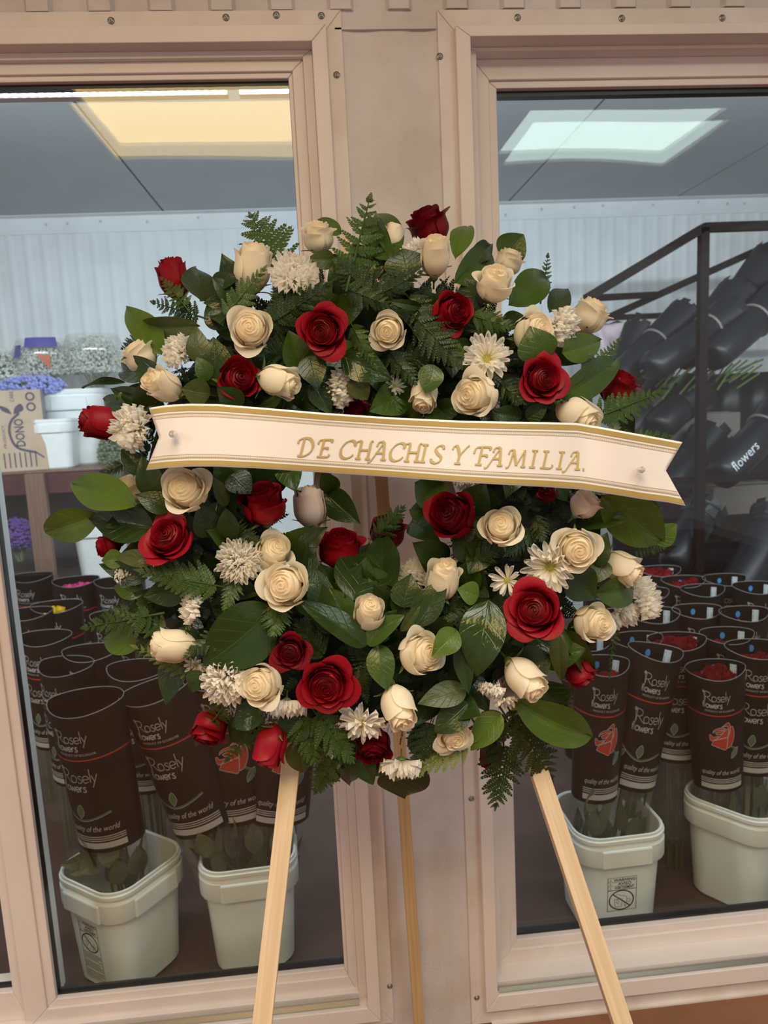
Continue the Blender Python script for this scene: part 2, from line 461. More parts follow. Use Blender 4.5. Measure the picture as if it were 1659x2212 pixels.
w2 = tag(put('window_2', None, None, T(.005, 0, 0)), 'wide window with cold room behind it, right of the wreath', kind='structure')
rpart('flashing', w2, (.2505, 2.6, -.028, 2.0555), (.284, 2.5, .022, 2.016), -.0035, .002, M_FLASH, .001)
rpart('casing', w2, (.2805, 2.5, .014, 2.022), (.3075, 2.45, .052, 2.003), -.020, .110)
rpart('inner_frame', w2, (.3075, 2.45, .052, 2.003), (.3265, 2.4, .066, 1.996), .022, .110)
rpart('sash', w2, (.3265, 2.4, .066, 1.996), (.3570, 2.38, .098, 1.959), .055, .100)
rpart('glazing_bead', w2, (.3570, 2.38, .098, 1.959), (.3735, 2.36, .117, 1.946), .062, .080)
rpart('gasket', w2, (.371, 2.36, .112, 1.950), (.3760, 2.35, .122, 1.936), .076, .096, M_GASKET, 0)
pane(w2, .365, 2.38, .105, 1.955, .082, G1, math.radians(.1), 0)
pane(w2, .365, 2.38, .105, 1.955, .093, G2, math.radians(-.4), math.radians(-.3))
put('track', MB().box(.312, 2.45, -.013, .004, .050, .0535).box(.312, 2.45, -.006, -.002, .0535, .060).me('track', M_ALU), w2)
put('sill', MB().box(.3095, 2.45, .002, .056, .048, .0665).me('sill', M_VINYL), w2)
screws(w2, [(1118, 38), (1343, 40), (1560, 39), (950, 122), (1018, 1725), (1030, 2155)], -.0035)
# weep slot in the lower casing of the right window
sl = atY(1142, 2173, -.0205)
put('weep_slot', MB().box(sl[0] - .021, sl[0] + .011, -.0212, -.0198, sl[2] - .003, sl[2] + .003).me('weep_slot', M_FLASH), w2)
struct('baseboard_front', MB().box(.30, 2.6, -.012, .0035, -.03, -.026).me('baseboard_front', M_FLASH))

# ------------------------------------------------------------------ cold room
CY, CZ = 2.8, 2.404
SCREWC_ME = SCREW.me('screw', M_COLDSCREW, True)
struct('wall_back', MB().add(*ribbed(-3.6, 4.4, 0, CZ, .0868, .004, CY, .12, .22)).me('wall_back', M_COLDWALL))
tb = tag(put('trim_2', MB().box(-3.6, 4.4, CY - .010, CY - .004, CZ - .085, CZ).box(-3.6, 4.4, CY - .07, CY - .004, CZ - .004, CZ - .0005).me('trim_2', M_COLDWALL)), kind='structure')
for u, v in [(100, 485), (146, 483), (217, 478), (318, 479), (428, 470), (532, 469), (1092, 465), (1170, 452), (1240, 448), (1302, 444), (1410, 443), (1508, 437), (1571, 440), (1608, 440)]:
    p = atY(u, v, CY - .01); put('screw', SCREW_ME, tb, T(p[0], CY - .0105, p[2]) @ SCL(1.25, 1.25, 1.25)).data = SCREWC_ME
struct('wall_left', MB().box(-3.64, -3.6, .12, CY, 0, CZ).me('wall_left', M_COLDWALL))
struct('wall_right', MB().box(4.4, 4.44, .12, CY, 0, CZ).me('wall_right', M_COLDWALL))
# back face of the window wall, seen by the cold room's light only
wi = MB()
wi.box(-3.6, 4.4, .111, .125, 2.012, CZ); wi.box(.02, .31, .111, .125, 0, 2.0); wi.box(-3.6, 4.4, .111, .125, -.0, .05)
struct('wall_inside', wi.me('wall_inside', M_COLDWALL))
jm = tag(put('trim_3', MB().box(-.742, -.668, .101, .150, .062, 2.0).me('trim_3', M_COLDWALL)), kind='structure')
ce = tag(put('ceiling_cold', MB().box(-3.6, 4.4, .101, CY + .03, CZ + .012, CZ + .04).me('ceiling_cold', M_GASKET)), kind='structure')
ce.name = 'ceiling.001'
seams = [-3.6, -2.70, -1.73, -.76, .17, 1.10, 2.06, 3.0, 4.4]
for i in range(len(seams) - 1):
    put('panel', MB().box(seams[i] + .005, seams[i + 1] - .005, .12, CY, CZ, CZ + .014).me('panel', M_COLDCEIL), ce)
struct('floor.001', MB().box(-3.6, 4.4, .062, CY + .03, -.04, -.0005).me('floor', M_COLDFLOOR))

# LED strips over the inner side of the windows, with the light they give
def led_strip(label, x0, x1, n, power):
    p0 = atY(300, 191, .155)
    z = p0[2] - .005
    t = thing('led_strip_light', label, 'strip light', T((x0 + x1) / 2, .155, z))
    L_ = (x1 - x0) / 2
    put('housing', MB().box(-L_, L_, .008, .030, -.006, .018).me('housing', M_VINYL), t)
    em = mat('led_glow', (.8, .8, .8), .5, emit=(.86, .95, 1.0, 6.0))
    b = MB()
    for k in range(n):
        x = -L_ + (k + .5) * 2 * L_ / n
        b.box(x - .0034, x + .0034, .002, .008, -.003, .0065)
    tag(put('diodes', b.me('diodes', em), t), kind='stuff')
    ld = bpy.data.lights.new('led_light', 'AREA'); ld.shape = 'RECTANGLE'; ld.size = 2 * L_; ld.size_y = .03
    ld.energy = power; ld.color = (.80, .92, 1.0)
    lo = bpy.data.objects.new('led_light', ld); COL.objects.link(lo); lo.parent = t
    lo.matrix_basis = T(0, .034, -.012) @ RX(math.radians(68))
    return t
led_strip('row of white diodes above the left window pane, longer run', -1.9, atY(490, 187, .155)[0], 104, 27)
led_strip('short row of white diodes at the right end of the run', atY(515, 184, .155)[0], atY(632, 178, .155)[0] + .02, 15, 2.8)
led_strip('row of white diodes hidden above the right window', .45, 2.6, 120, 28)

# ------------------------------------------------------------------ lettering drawn as strokes
def smooth(pts, n=6):
    P = [np.array(p, float) for p in pts]
    if len(P) < 3: return P
    out = []
    for i in range(len(P) - 1):
        p0, p1, p2, p3 = P[max(i - 1, 0)], P[i], P[i + 1], P[min(i + 2, len(P) - 1)]
        for k in range(n):
            t = k / n
            out.append(.5 * (2 * p1 + (p2 - p0) * t + (2 * p0 - 5 * p1 + 4 * p2 - p3) * t * t + (3 * p1 - p0 - 3 * p2 + p3) * t ** 3))
    out.append(P[-1])
    return out
def stroke(pts, w, curve=True, n=6, nib=None):
    """flat ribbon along a polyline: (2d verts, faces); nib = (angle, width) makes a broad-pen stroke"""
    P = smooth(pts, n) if curve else [np.array(p, float) for p in pts]
    v, f = [], []
    for i, p in enumerate(P):
        d = P[min(i + 1, len(P) - 1)] - P[max(i - 1, 0)]
        d = d / (np.linalg.norm(d) + 1e-9)
        nn = np.array([-d[1], d[0]])
        if nib:
            q = np.array([math.cos(nib[0]), math.sin(nib[0])])
            hw = max(w / 2, abs(q @ nn) * nib[1] / 2)
        else: hw = w / 2
        v += [p + nn * hw, p - nn * hw]
    for i in range(len(P) - 1):
        f.append((2 * i, 2 * i + 1, 2 * i + 3, 2 * i + 2))
    return v, f
class Flat:
    """2d artwork by layer: verts, faces and a material index"""
    def __init__(s): s.v, s.f, s.m = [], [], []
    def add(s, v, f, mi=0, M=(1, 0, 0, 1, 0, 0)):
        n = len(s.v)
        s.v += [(M[0] * p[0] + M[1] * p[1] + M[4], M[2] * p[0] + M[3] * p[1] + M[5]) for p in v]
        s.f += [tuple(i + n for i in q) for q in f]; s.m += [mi] * len(f)
    def line(s, pts, w, mi=0, curve=False, M=(1, 0, 0, 1, 0, 0)):
        v, f = stroke(pts, w, curve); s.add(v, f, mi, M)
    def poly(s, pts, mi=0, outline=None, ow=.01, curve=True, M=(1, 0, 0, 1, 0, 0)):
        P = smooth(list(pts) + [pts[0]], 4)[:-1] if curve else [np.array(p, float) for p in pts]
        c = sum(P) / len(P)
        bm = bmesh.new(); vs = [bm.verts.new((p[0], p[1], 0)) for p in P]
        fc = bm.faces.new(vs); r = bmesh.ops.triangulate(bm, faces=[fc]); bm.verts.index_update()
        s.add([(q.co.x, q.co.y) for q in bm.verts], [tuple(w.index for w in a.verts) for a in bm.faces], mi, M); bm.free()
        if outline is not None:
            v, f = stroke(P + [P[0]], ow, False); s.add(v, f, outline, M)
    def text(s, body, x, y, size, mi=0, width=None, shear=0., bold=0., rot=0.):
        v, f = font_mesh(body, shear, bold)
        if not v: return
        xs = [p[0] for p in v]; sx = size
        if width: sx = width / (max(xs) - min(xs))
        c, q = math.cos(rot), math.sin(rot)
        s.add([((p[0] - min(xs)) * sx, p[1] * size) for p in v], f, mi, (c, -q, q, c, x, y))
    def wrap(s, fn):
        return [fn(p[0], p[1], k) for p, k in zip(s.v, s.layer())]
    def layer(s):
        L = [0] * len(s.v)
        for q, m in zip(s.f, s.m):
            for i in q: L[i] = m
        return L
_fc = {}
def font_mesh(body, shear=0., bold=0.):
    k = (body, shear, bold)
    if k in _fc: return _fc[k]
    c = bpy.data.curves.new('lettering', 'FONT'); c.body = body; c.shear = shear; c.offset = bold; c.resolution_u = 2; c.fill_mode = 'FRONT'
    o = bpy.data.objects.new('lettering', c); COL.objects.link(o)
    bpy.context.view_layer.update()
    e = o.evaluated_get(bpy.context.evaluated_depsgraph_get()); me = e.to_mesh()
    r = ([(p.co.x, p.co.y) for p in me.vertices], [tuple(q.vertices) for q in me.polygons])
    e.to_mesh_clear(); bpy.data.objects.remove(o); bpy.data.curves.remove(c)
    _fc[k] = r
    return r
CIR = [(.28 + .28 * math.cos(2 * PI * k / 14), .28 + .28 * math.sin(2 * PI * k / 14)) for k in range(15)]
GL = {'R': ([[(0, 0), (0, 1.)], [(-.12, .97), (.2, 1.03), (.55, .93), (.62, .72), (.45, .5), (.05, .42)], [(.25, .44), (.6, .12), (.95, -.06)]], .82),
      'o': ([CIR], .62), 's': ([[(.40, .5), (.24, .57), (.1, .45), (.22, .31), (.38, .18), (.33, .02), (.14, 0), (0, .08)]], .46),
      'e': ([[(.03, .27), (.52, .30), (.45, .5), (.26, .57), (.06, .44), (.03, .2), (.2, 0), (.48, .08)]], .56),
      'l': ([[(.1, 0), (.1, 1.08)]], .22), 'y': ([[(0, .56), (.2, .05)], [(.46, .6), (.2, .02), (.0, -.42)]], .5),
      'f': ([[(.36, .98), (.2, .95), (.14, .7), (.14, 0)], [(0, .55), (.32, .55)]], .36),
      'w': ([[(0, .56), (.16, 0), (.34, .5)], [(.34, .5), (.52, 0), (.70, .58)]], .76), 'r': ([[(.08, 0), (.08, .56)], [(.08, .35), (.22, .55), (.38, .52)]], .42)}
def word(fl, txt, x, y, h, w, mi=0, tr=0.):
    for ch in txt:
        st, adv = GL[ch]
        for p in st:
            v, f = stroke([(a * h, b * h) for a, b in p], w, len(p) > 2, 4)
            fl.add(v, f, mi, (1, 0, 0, 1, x, y))
        x += (adv + tr) * h
    return x
# rose emblem, unit width
EMB = [[(1310, 825), (1390, 775), (1425, 800), (1420, 910), (1405, 905), (1395, 835), (1370, 815)],
       [(1190, 905), (1210, 865), (1290, 832), (1360, 845), (1350, 862), (1280, 860), (1215, 885)],
       [(1225, 900), (1280, 878), (1345, 872), (1310, 905), (1250, 920)],
       [(1230, 990), (1290, 930), (1395, 845), (1395, 930), (1375, 955), (1290, 965)],
       [(1145, 930), (1165, 925), (1195, 950), (1270, 935), (1240, 965), (1180, 1000), (1150, 985)],
       [(1170, 1050), (1210, 990), (1300, 970), (1385, 960), (1365, 1100), (1290, 1085)],
       [(1375, 1080), (1395, 960), (1440, 830), (1480, 860), (1490, 960), (1440, 1060), (1390, 1085)]]
def emblem(fl, cx, cy, w):
    s = w / 350
    g = lambda P: [((x - 1320) * s + cx, -(y - 935) * s + cy) for x, y in P]
    for p in EMB: fl.poly(g(p), 1, 0, .0014)
    fl.line(g([(1425, 1062), (1480, 1105), (1545, 1125)]), .003, 2, True)
    fl.line(g([(1432, 1052), (1485, 1092), (1548, 1110)]), .0009, 0, True)
    fl.poly(g([(1440, 1220), (1450, 1150), (1500, 1110), (1550, 1100), (1540, 1160), (1500, 1200)]), 2, 0, .001)
    fl.line(g([(1440, 1220), (1500, 1160), (1550, 1100)]), .0008, 0)
def logo(fl, x, y, h):
    # small rose head on a long stem, then the two words
    for k in range(3):
        r = .14 * h * (1 - .3 * k)
        fl.line([(x - .12 * h + r * math.cos(a), y + .98 * h + r * math.sin(a)) for a in [2 * PI * i / 9 for i in range(10)]], .0009, 0)
    fl.line([(x - .12 * h, y + .85 * h), (x - .02 * h, y + .3 * h), (x - .02 * h, y - .78 * h)], .0014, 0, True)
    word(fl, 'Rosely', x + .06 * h, y, h, .0017)
    f0 = x - .28 * h
    word(fl, 'f', f0, y - .74 * h, .62 * h, .0024)
    word(fl, 'owers', f0 + .42 * h, y - .74 * h, .70 * h, .0026, 0, .02)

# ------------------------------------------------------------------ printed flower sleeves
SLH = .50
SA0 = .074
def SLV(th, t, a0=SA0, a1=.108, b1=.074, tilt=.008):
    a = a0 + (a1 - a0) * t ** .85; b = a0 * .9 + (b1 - a0 * .9) * t
    s, e = math.sin(th), 1 + .55 * max(0, t - .35)
    return a * math.cos(th), b * math.copysign(abs(s) ** e, s), SLH * t + tilt * s * t * t + .004 * t * t * math.cos(2 * th)
def sleeve_part(name, t0, t1, m, nz=8, off=0., wav=0., seed=0):
    rnd = random.Random(seed); ph = [rnd.uniform(0, 6) for _ in range(3)]
    v, f = [], []; n = 40
    for i in range(nz + 1):
        t = t0 + (t1 - t0) * i / nz
        for k in range(n):
            th = 2 * PI * k / n
            x, y, z = SLV(th, t)
            r = 1 + off + wav * (.5 * math.sin(5 * th + ph[0] + 3 * t) + .5 * math.sin(9 * th + ph[1] - 7 * t))
            v.append((x * r, y * r, z))
    for i in range(nz):
        for k in range(n):
            f.append((i * n + k, i * n + (k + 1) % n, (i + 1) * n + (k + 1) % n, (i + 1) * n + k))
    return mesh(name, v, f, m)
def sleeve_print(kind):
    fl = Flat()
    y0 = SLH - .060
    logo(fl, -.055, y0, .026)
    fl.text('PRODUCT OF ECUADOR', -.055, y0 - .031, .0075, 0, width=.098)
    for i in range(24):   # red band round the bag
        a, b = -.145 + .29 * i / 24, -.145 + .29 * (i + 1) / 24
        fl.line([(a, y0 - .042), (b, y0 - .042)], .0032, 1)
    if kind == 'A':
        logo(fl, -.062, y0 - .095, .030)
        fl.line([(-.10, y0 - .155), (-.06, y0 - .178), (-.02, y0 - .187), (.05, y0 - .170)], .0030, 2, True)
        fl.line([(-.10, y0 - .158), (-.06, y0 - .181), (-.02, y0 - .190), (.05, y0 - .173)], .0012, 0, True)
        fl.poly([(-.03, y0 - .184), (-.040, y0 - .168), (-.025, y0 - .150), (-.017, y0 - .168)], 2, 0, .0012)
        fl.poly([(-.075, y0 - .172), (-.098, y0 - .176), (-.105, y0 - .195), (-.085, y0 - .188)], 2, 0, .0012)
    else:
        emblem(fl, .0, y0 - .100, .084)
    fl.text('quality of the world', -.07, y0 - .215, .019, 0, width=.135, shear=.35)
    for i in range(14):
        a, b = -.075 + .15 * i / 14, -.075 + .15 * (i + 1) / 14
        for j, ww in enumerate((.0022, .0022, .0022, .014)):
            fl.line([(a, y0 - .228 - .005 * j - (.007 if j == 3 else 0)), (b, y0 - .228 - .005 * j - (.007 if j == 3 else 0))], ww, 0)
    def fn(x, z, k):
        z = SLH - (SLH - z) * .90
        t = max(z / SLH, .05)
        a = SA0 + (.108 - SA0) * t ** .85
        th = -PI / 2 + x / (a * .93)
        X, Y, Z = SLV(th, t)
        n = 1.010 + .004 * (k == 0)
        return X * n, Y * n - .0008 * n, Z
    return mesh('print', fl.wrap(fn), fl.f, [M_PRINT, M_PRINTRED, M_PRINTGREEN], True, fl.m)
SL_BLACK = [sleeve_part('printed_film', .41, 1, M_SLEEVE, 8, 0, .012, s) for s in (1, 2, 3)]
SL_CLEAR = [sleeve_part('clear_film', 0.0, .41, M_CLEAR, 6, 0, .03, s) for s in (4, 5)]
_rv = [SLV(2 * PI * k / 40, 1) for k in range(40)]
SL_RIM = MB().tube(_rv, .0011, 5, close=True).me('rim', M_RIM, True)
PRT = {k: sleeve_print(k) for k in 'AB'}
def tag_art():
    fl = Flat()
    fl.poly([(0, 0), (.024, 0), (.024, .036), (0, .036)], 0, curve=False)
    fl.text('FREEDOM', .003, .028, .006, 1, width=.018)
    for k in range(14): fl.line([(.004 + .0012 * k, .009), (.004 + .0012 * k, .022)], .0004 + .0004 * (k % 3 == 0), 1)
    return fl
def tag_mesh():
    fl = tag_art()
    def fn(x, z, k):
        th = PI / 2 - .85 - (x - .012) / .09
        X, Y, Z = SLV(th, 1 - (.045 - z) / SLH)
        n = .975 - .006 * k
        return X * n, Y * n, Z
    return mesh('price_tag', fl.wrap(fn), fl.f, [M_TAGW, M_INK], True, fl.m)
TAG_ME = tag_mesh()
def dot_mesh():
    v, f = [], []
    for k in range(14):
        a = 2 * PI * k / 14
        th = PI / 2 - .15 + .0085 * math.cos(a) / .09
        X, Y, Z = SLV(th, 1 - (.022 - .0085 * math.sin(a)) / SLH); v.append((X * .97, Y * .97, Z))
    return mesh('round_sticker', v, [tuple(range(14))], M_BLUE, False)
DOT_ME = dot_mesh()

# ------------------------------------------------------------------ rose, chrysanthemum, leaf and fern shapes
def grid(nu, nv):
    return [(j * (nu + 1) + i, j * (nu + 1) + i + 1, (j + 1) * (nu + 1) + i + 1, (j + 1) * (nu + 1) + i) for j in range(nv) for i in range(nu)]
def rose_petal(rnd, phi, rho, h, alpha, curl, taper, spiral, tone, nu=12, nv=10, point=.0, flare=0., rc=.16, rp=0.):
    v, uv, tn = [], [], []
    p1, p2 = rnd.uniform(0, 6), rnd.uniform(0, 6)
    bulge = rnd.uniform(.95, 1.06)
    for j in range(nv + 1):
        t0 = j / nv
        for i in range(nu + 1):
            s = i / nu * 2 - 1
            t = t0 * (1 - (rc - .05 * point) * abs(s) ** 3 - .05 * point * abs(s) - rp * max(0, s) ** 2)
            wth = alpha * (.55 + .45 * math.sin(min(t0 / .65, 1) * PI / 2)) * (1 - .20 * max(0, (t0 - .7) / .3) ** 2)
            th = phi + wth * s
            if t < .5: r = .20 + .80 * math.sin(t / .5 * PI / 2) ** .8
            else: r = 1 - taper * ((t - .5) / .5) ** 1.6
            r *= rho * bulge if rho > .5 else rho
            k = max(0., (t - .66) / .34)
            c = max(rho, .3)
            r += curl * k * k * (1 - .35 * s * s) * c + flare * t * t
            r *= 1 + spiral * s
            r += (.016 * math.sin(5 * s + p1) * t * t + .012 * math.sin(9 * s + p2) * t ** 3) * rho
            z = h * t - curl * k ** 2.4 * (.45 + .25 * s * s) * c + .02 * math.sin(4 * s + p2) * t * t
            v.append((r * math.cos(th), r * math.sin(th), z))
            uv.append((i / nu, t0))
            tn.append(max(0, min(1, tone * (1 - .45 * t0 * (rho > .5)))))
    return v, uv, tn
def rose_set(kind, seed):
    """petal list of one bloom: unit cup radius, +Z facing"""
    rnd = random.Random(seed); out = []
    P = dict(bud=dict(H=2.2, taper=.30, curl=.20, op=.84, no=6, lo=.96), mid=dict(H=2.0, taper=.20, curl=.34, op=1.0, no=7, lo=.93),
             open=dict(H=1.70, taper=.06, curl=.44, op=1.06, no=9, lo=.87))[kind]
    n_in = {'bud': 10, 'mid': 13, 'open': 16}[kind]; a = rnd.uniform(0, 6)
    for k in range(n_in):
        q = k / (n_in - 1)
        rho = .05 + .62 * P['op'] * q ** .95
        h = P['H'] * (.985 - .03 * q + rnd.uniform(-.006, .006))
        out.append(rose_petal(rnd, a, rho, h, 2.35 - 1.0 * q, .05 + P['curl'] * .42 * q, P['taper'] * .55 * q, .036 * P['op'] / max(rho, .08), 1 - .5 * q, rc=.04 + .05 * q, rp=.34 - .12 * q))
        a += 2.4 + rnd.uniform(-.25, .25)
    for k in range(P['no']):
        q = k / (P['no'] - 1)
        rho = P['op'] * (.72 + .24 * q)
        h = P['H'] * (P['lo'] - .10 * q + rnd.uniform(-.03, .03))
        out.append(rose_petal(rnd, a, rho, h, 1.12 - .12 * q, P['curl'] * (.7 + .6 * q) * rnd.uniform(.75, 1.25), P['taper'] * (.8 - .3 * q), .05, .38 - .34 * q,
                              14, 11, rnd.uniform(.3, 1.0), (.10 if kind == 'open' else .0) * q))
        a += 2.4 + rnd.uniform(-.3, .3)
    return out
ROSE_KINDS = [('bud', 11), ('bud', 12), ('bud', 13), ('mid', 21), ('mid', 22), ('mid', 23), ('open', 31), ('open', 32), ('open', 33)]
def heart_mesh(Hh, op, m):
    # folded inner petals that fill the middle of the bloom
    v, tn, uv = [(0, 0, Hh * .93)], [1], [(.5, .5)]; n = 24
    prof = [(.12, .925), (.25, .905), (.40, .88), (.55, .845), (.64, .78), (.62, .5), (.4, .2)]
    for q, z in prof:
        for k in range(n):
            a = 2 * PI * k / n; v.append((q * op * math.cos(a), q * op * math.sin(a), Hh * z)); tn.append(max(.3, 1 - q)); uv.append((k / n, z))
    if m in (M_RED, M_DRED): v = [(x, y, z * .95) for x, y, z in v]
    f = [(0, 1 + k, 1 + (k + 1) % n) for k in range(n)]
    for i in range(len(prof) - 1):
        for k in range(n): f.append((1 + i * n + k, 1 + (i + 1) * n + k, 1 + (i + 1) * n + (k + 1) % n, 1 + i * n + (k + 1) % n))
    return mesh('heart', v, f, m, True, None, tn, uv)
_rc = {}
def rose_meshes(ki, m):
    key = (ki, m.name)
    if key not in _rc:
        kind, seed = ROSE_KINDS[ki]
        P_ = dict(bud=(2.2, .84), mid=(2.0, 1.0), open=(1.70, 1.06))[kind]
        _rc[key] = [mesh('petal', v, grid(*((14, 11) if len(v) == 180 else (12, 10))), m, True, None, tn, uv)
                    for v, uv, tn in rose_set(kind, seed)] + [heart_mesh(*P_, m)]
    return _rc[key]
def bent_strip(L_, wfn, zfn, nu, nv, fold=0.):
    """leaf-like strip along +Y: width wfn(t), height zfn(t), fold lifts the edges"""
    v, uv = [], []
    for j in range(nv + 1):
        t = j / nv if nv != 11 else 1 - (1 - j / nv) ** 1.7
        for i in range(nu + 1):
            s = i / nu * 2 - 1
            w = wfn(t)
            v.append((s * w, L_ * t, zfn(t, s) + fold * abs(s) * w)); uv.append((i / nu, t))
    return v, uv
def sepal_mesh():
    v, uv = bent_strip(1, lambda t: .17 * math.sin(PI * min(1, .12 + t * .88)) ** .8 * (1 - .35 * t), lambda t, s: -.45 * t * t + .05 * s * s, 4, 7)
    return mesh('sepal', v, grid(4, 7), M_SEPAL, True, None, None, uv)
SEPAL_ME = sepal_mesh()
HIP_ME = MB().lathe([(.05, -.62), (.055, -.30), (.075, -.22), (.17, -.12), (.22, -.03), (.21, .05)], 10).me('hip', M_SEPAL, True)
def rose(label, p, axis, scale, ki, m, spin, group):
    z = Vector(axis).normalized(); x = z.orthogonal().normalized(); y = z.cross(x)
    root = thing('rose', label, 'rose', frame_mat(x, y, z, p) @ RZ(spin), group)
    S = SCL(scale, scale, scale)
    for me in rose_meshes(ki, m): put(me.name.split('.')[0], me, root, S)
    for k in range(5):
        a = 2 * PI * k / 5 + spin
        put('sepal', SEPAL_ME, root, S @ RZ(a) @ T(0, .10, .02) @ RX(math.radians(35 + 14 * (k % 3))) @ SCL(.95, .95, .95))
    put('hip', HIP_ME, root, S)
    return root

# chrysanthemum petals: spoon-shaped straps along +Y with the base at the origin
def mum_petal(seed, cup, bend):
    rnd = random.Random(seed); tw = rnd.uniform(-.06, .06); nt = rnd.uniform(.0, .05)
    def wf(t): return (.028 + .092 * math.sin(PI * min(1, t ** 1.05) * .72) ** .8) * (math.sqrt(max(0, 1 - ((t - .72) / .28) ** 2)) * .97 + .03 if t > .72 else 1)
    v, uv = bent_strip(1, wf, lambda t, s: cup * s * s * (.4 + t) * .12 + bend * (t ** 2.2) + tw * s * t - nt * (t > .9) * (abs(s) < .3), 4, 11)
    return mesh('petal', v, grid(4, 11), M_WHITE, True, None, [max(0, .9 - 2.2 * j / 11) for j in range(12) for i in range(5)], uv)
MUMP = [mum_petal(k, 1.2 + .5 * (k % 3), (.10, .18, .26, -.05)[k % 4]) for k in range(8)]
def disc_mesh():
    b = MB(); ga = PI * (3 - 5 ** .5)
    for k in range(46):
        r = .20 * math.sqrt((k + .5) / 46); a = ga * k
        h = .10 + .05 * (1 - (r / .2) ** 2)
        b.lathe([(.016, 0), (.019, h), (.012, h + .035), (.003, h + .03)], 5, M=T(r * math.cos(a), r * math.sin(a), 0))
    b.lathe([(.21, 0), (.20, .07), (.1, .10), (.0, .11)], 14)
    return b.me('disc', M_DISC, True)
DISC_ME = disc_mesh()
CALYX_ME = MB().lathe([(.035, -.5), (.04, -.18), (.16, -.11), (.26, -.02), (.22, .02)], 12).me('calyx', M_SEPAL, True)
def mum(label, p, axis, scale, kind, spin, group):
    z = Vector(axis).normalized(); x = z.orthogonal().normalized(); y = z.cross(x)
    root = thing('chrysanthemum', label, 'chrysanthemum', frame_mat(x, y, z, p) @ RZ(spin), group)
    rnd = random.Random(int(spin * 1000) + 5)
    rings = {'pom': [(24, 1.0, -2, .12), (23, .97, 10, .11), (21, .92, 23, .10), (19, .83, 36, .09), (16, .72, 50, .07), (12, .58, 63, .05), (7, .44, 76, .03)],
             'daisy': [(17, 1.0, 2, .16), (15, .92, 17, .15), (12, .78, 36, .15)],
             'thin': [(11, 1.0, 4, .15), (8, .90, 24, .14)],
             'droop': [(14, 1.0, -32, .14), (12, .92, -12, .13), (10, .75, 22, .12), (8, .6, 48, .10)]}[kind]
    S = SCL(scale, scale, scale)
    for n, L_, el, r0 in rings:
        off = rnd.uniform(0, 1)
        for k in range(n):
            a = 2 * PI * (k + off + rnd.uniform(-.22, .22)) / n
            e = math.radians(el + rnd.uniform(-5, 5)); l = L_ * rnd.uniform(.90, 1.05)
            put('petal', MUMP[rnd.randrange(8)], root, S @ RZ(a) @ T(0, r0, .02) @ RX(e) @ RY(rnd.uniform(-.16, .16)) @ SCL(l * {'pom': .88}.get(kind, 1.05), l * .9, l))
    if kind in ('daisy', 'thin', 'droop'):
        put('disc', DISC_ME, root, S)
    put('calyx', CALYX_ME, root, S)
    return root

def leaf_mesh(seed, m):
    rnd = random.Random(seed)
    bend = rnd.uniform(.06, .22); fold = rnd.uniform(.05, .3); wv = rnd.uniform(.01, .03); ph = rnd.uniform(0, 6); side = rnd.uniform(-.05, .05)
    ta, tb = rnd.uniform(.60, .78), rnd.uniform(.95, 1.2)
    tm = ta / (ta + tb); fm = tm ** ta * (1 - tm) ** tb
    def wf(t): return .5 * t ** ta * (1 - t) ** tb / fm + .010
    v, uv = [], []
    nu, nv = 10, 18
    for j in range(nv + 1):
        t = j / nv; w = wf(t) if t < 1 else .004
        for i in range(nu + 1):
            s = i / nu * 2 - 1
            z = bend * 4 * t * (1 - t) * .5 - bend * t * t * .35 + fold * .5 * (abs(s) ** 1.3) * w + wv * math.sin(7 * t + ph + (s > 0) * 2) * abs(s) * 1.0
            z -= .012 * math.exp(-(s / .12) ** 2)
            v.append((s * w + side * math.sin(PI * t), t, z)); uv.append((i / nu, t))
    return mesh('leaf', v, grid(nu, nv), m, True, None, None, uv)
LEAFS = {(c, k): leaf_mesh(100 + 7 * k + c, M_LEAF[c]) for c in range(5) for k in range(4)}
def pinna_mesh(seed, m, n=8):
    """one fern pinna along +Y: midvein plus pairs of toothed pinnules that merge to the tip"""
    rnd = random.Random(seed); v, f = [], []
    def add(P):
        k = len(v); v.extend(P); f.append(tuple(range(k, k + len(P))))
    for j in range(n):
        t = j / n
        l = .27 * (1 - t) ** .75 * (.82 if j == 0 else 1) + .03
        ln = 1.25 / n * (1 - .15 * t)
        for sd in (-1, 1):
            y0 = t * .93 + .015 * (sd > 0)
            a = rnd.uniform(.45, .62)
            z = .02 * rnd.uniform(-1, 1)
            P = [(0, y0, 0), (sd * l * .30, y0 - ln * .05 + l * a * .05, z * .5 + .008), (sd * l * .80, y0 + l * a * .55, z), (sd * l, y0 + l * a * 1.0 + ln * .10, z - .012),
                 (sd * l * .86, y0 + l * a * .8 + ln * .40, z), (sd * l * .62, y0 + l * a * .5 + ln * .62, z + .006), (sd * l * .30, y0 + ln * .72 + l * a * .15, .008), (0, y0 + ln * .62, 0)]
            if sd < 0: P = P[::-1]
            add(P)
    add([(-.03, .88, 0), (.03, .88, 0), (.016, .96, -.01), (0, 1.02, -.015), (-.016, .96, -.01)])
    uv = [(.5 + p[0] * 1.2, p[1]) for p in v]
    return mesh('pinna', v, f, m, False, None, None, uv)
PINNA = {(c, k): pinna_mesh(40 + 3 * k + c, M_FERN[c]) for c in range(3) for k in range(3)}
RACHIS = {c: MB().tube([(0, -.12, -.02), (0, .3, .03), (0, .7, .03), (0, 1.0, -.03)], [.012, .010, .007, .003], 5).me('fern_frond', M_FERN[c], True) for c in range(3)}

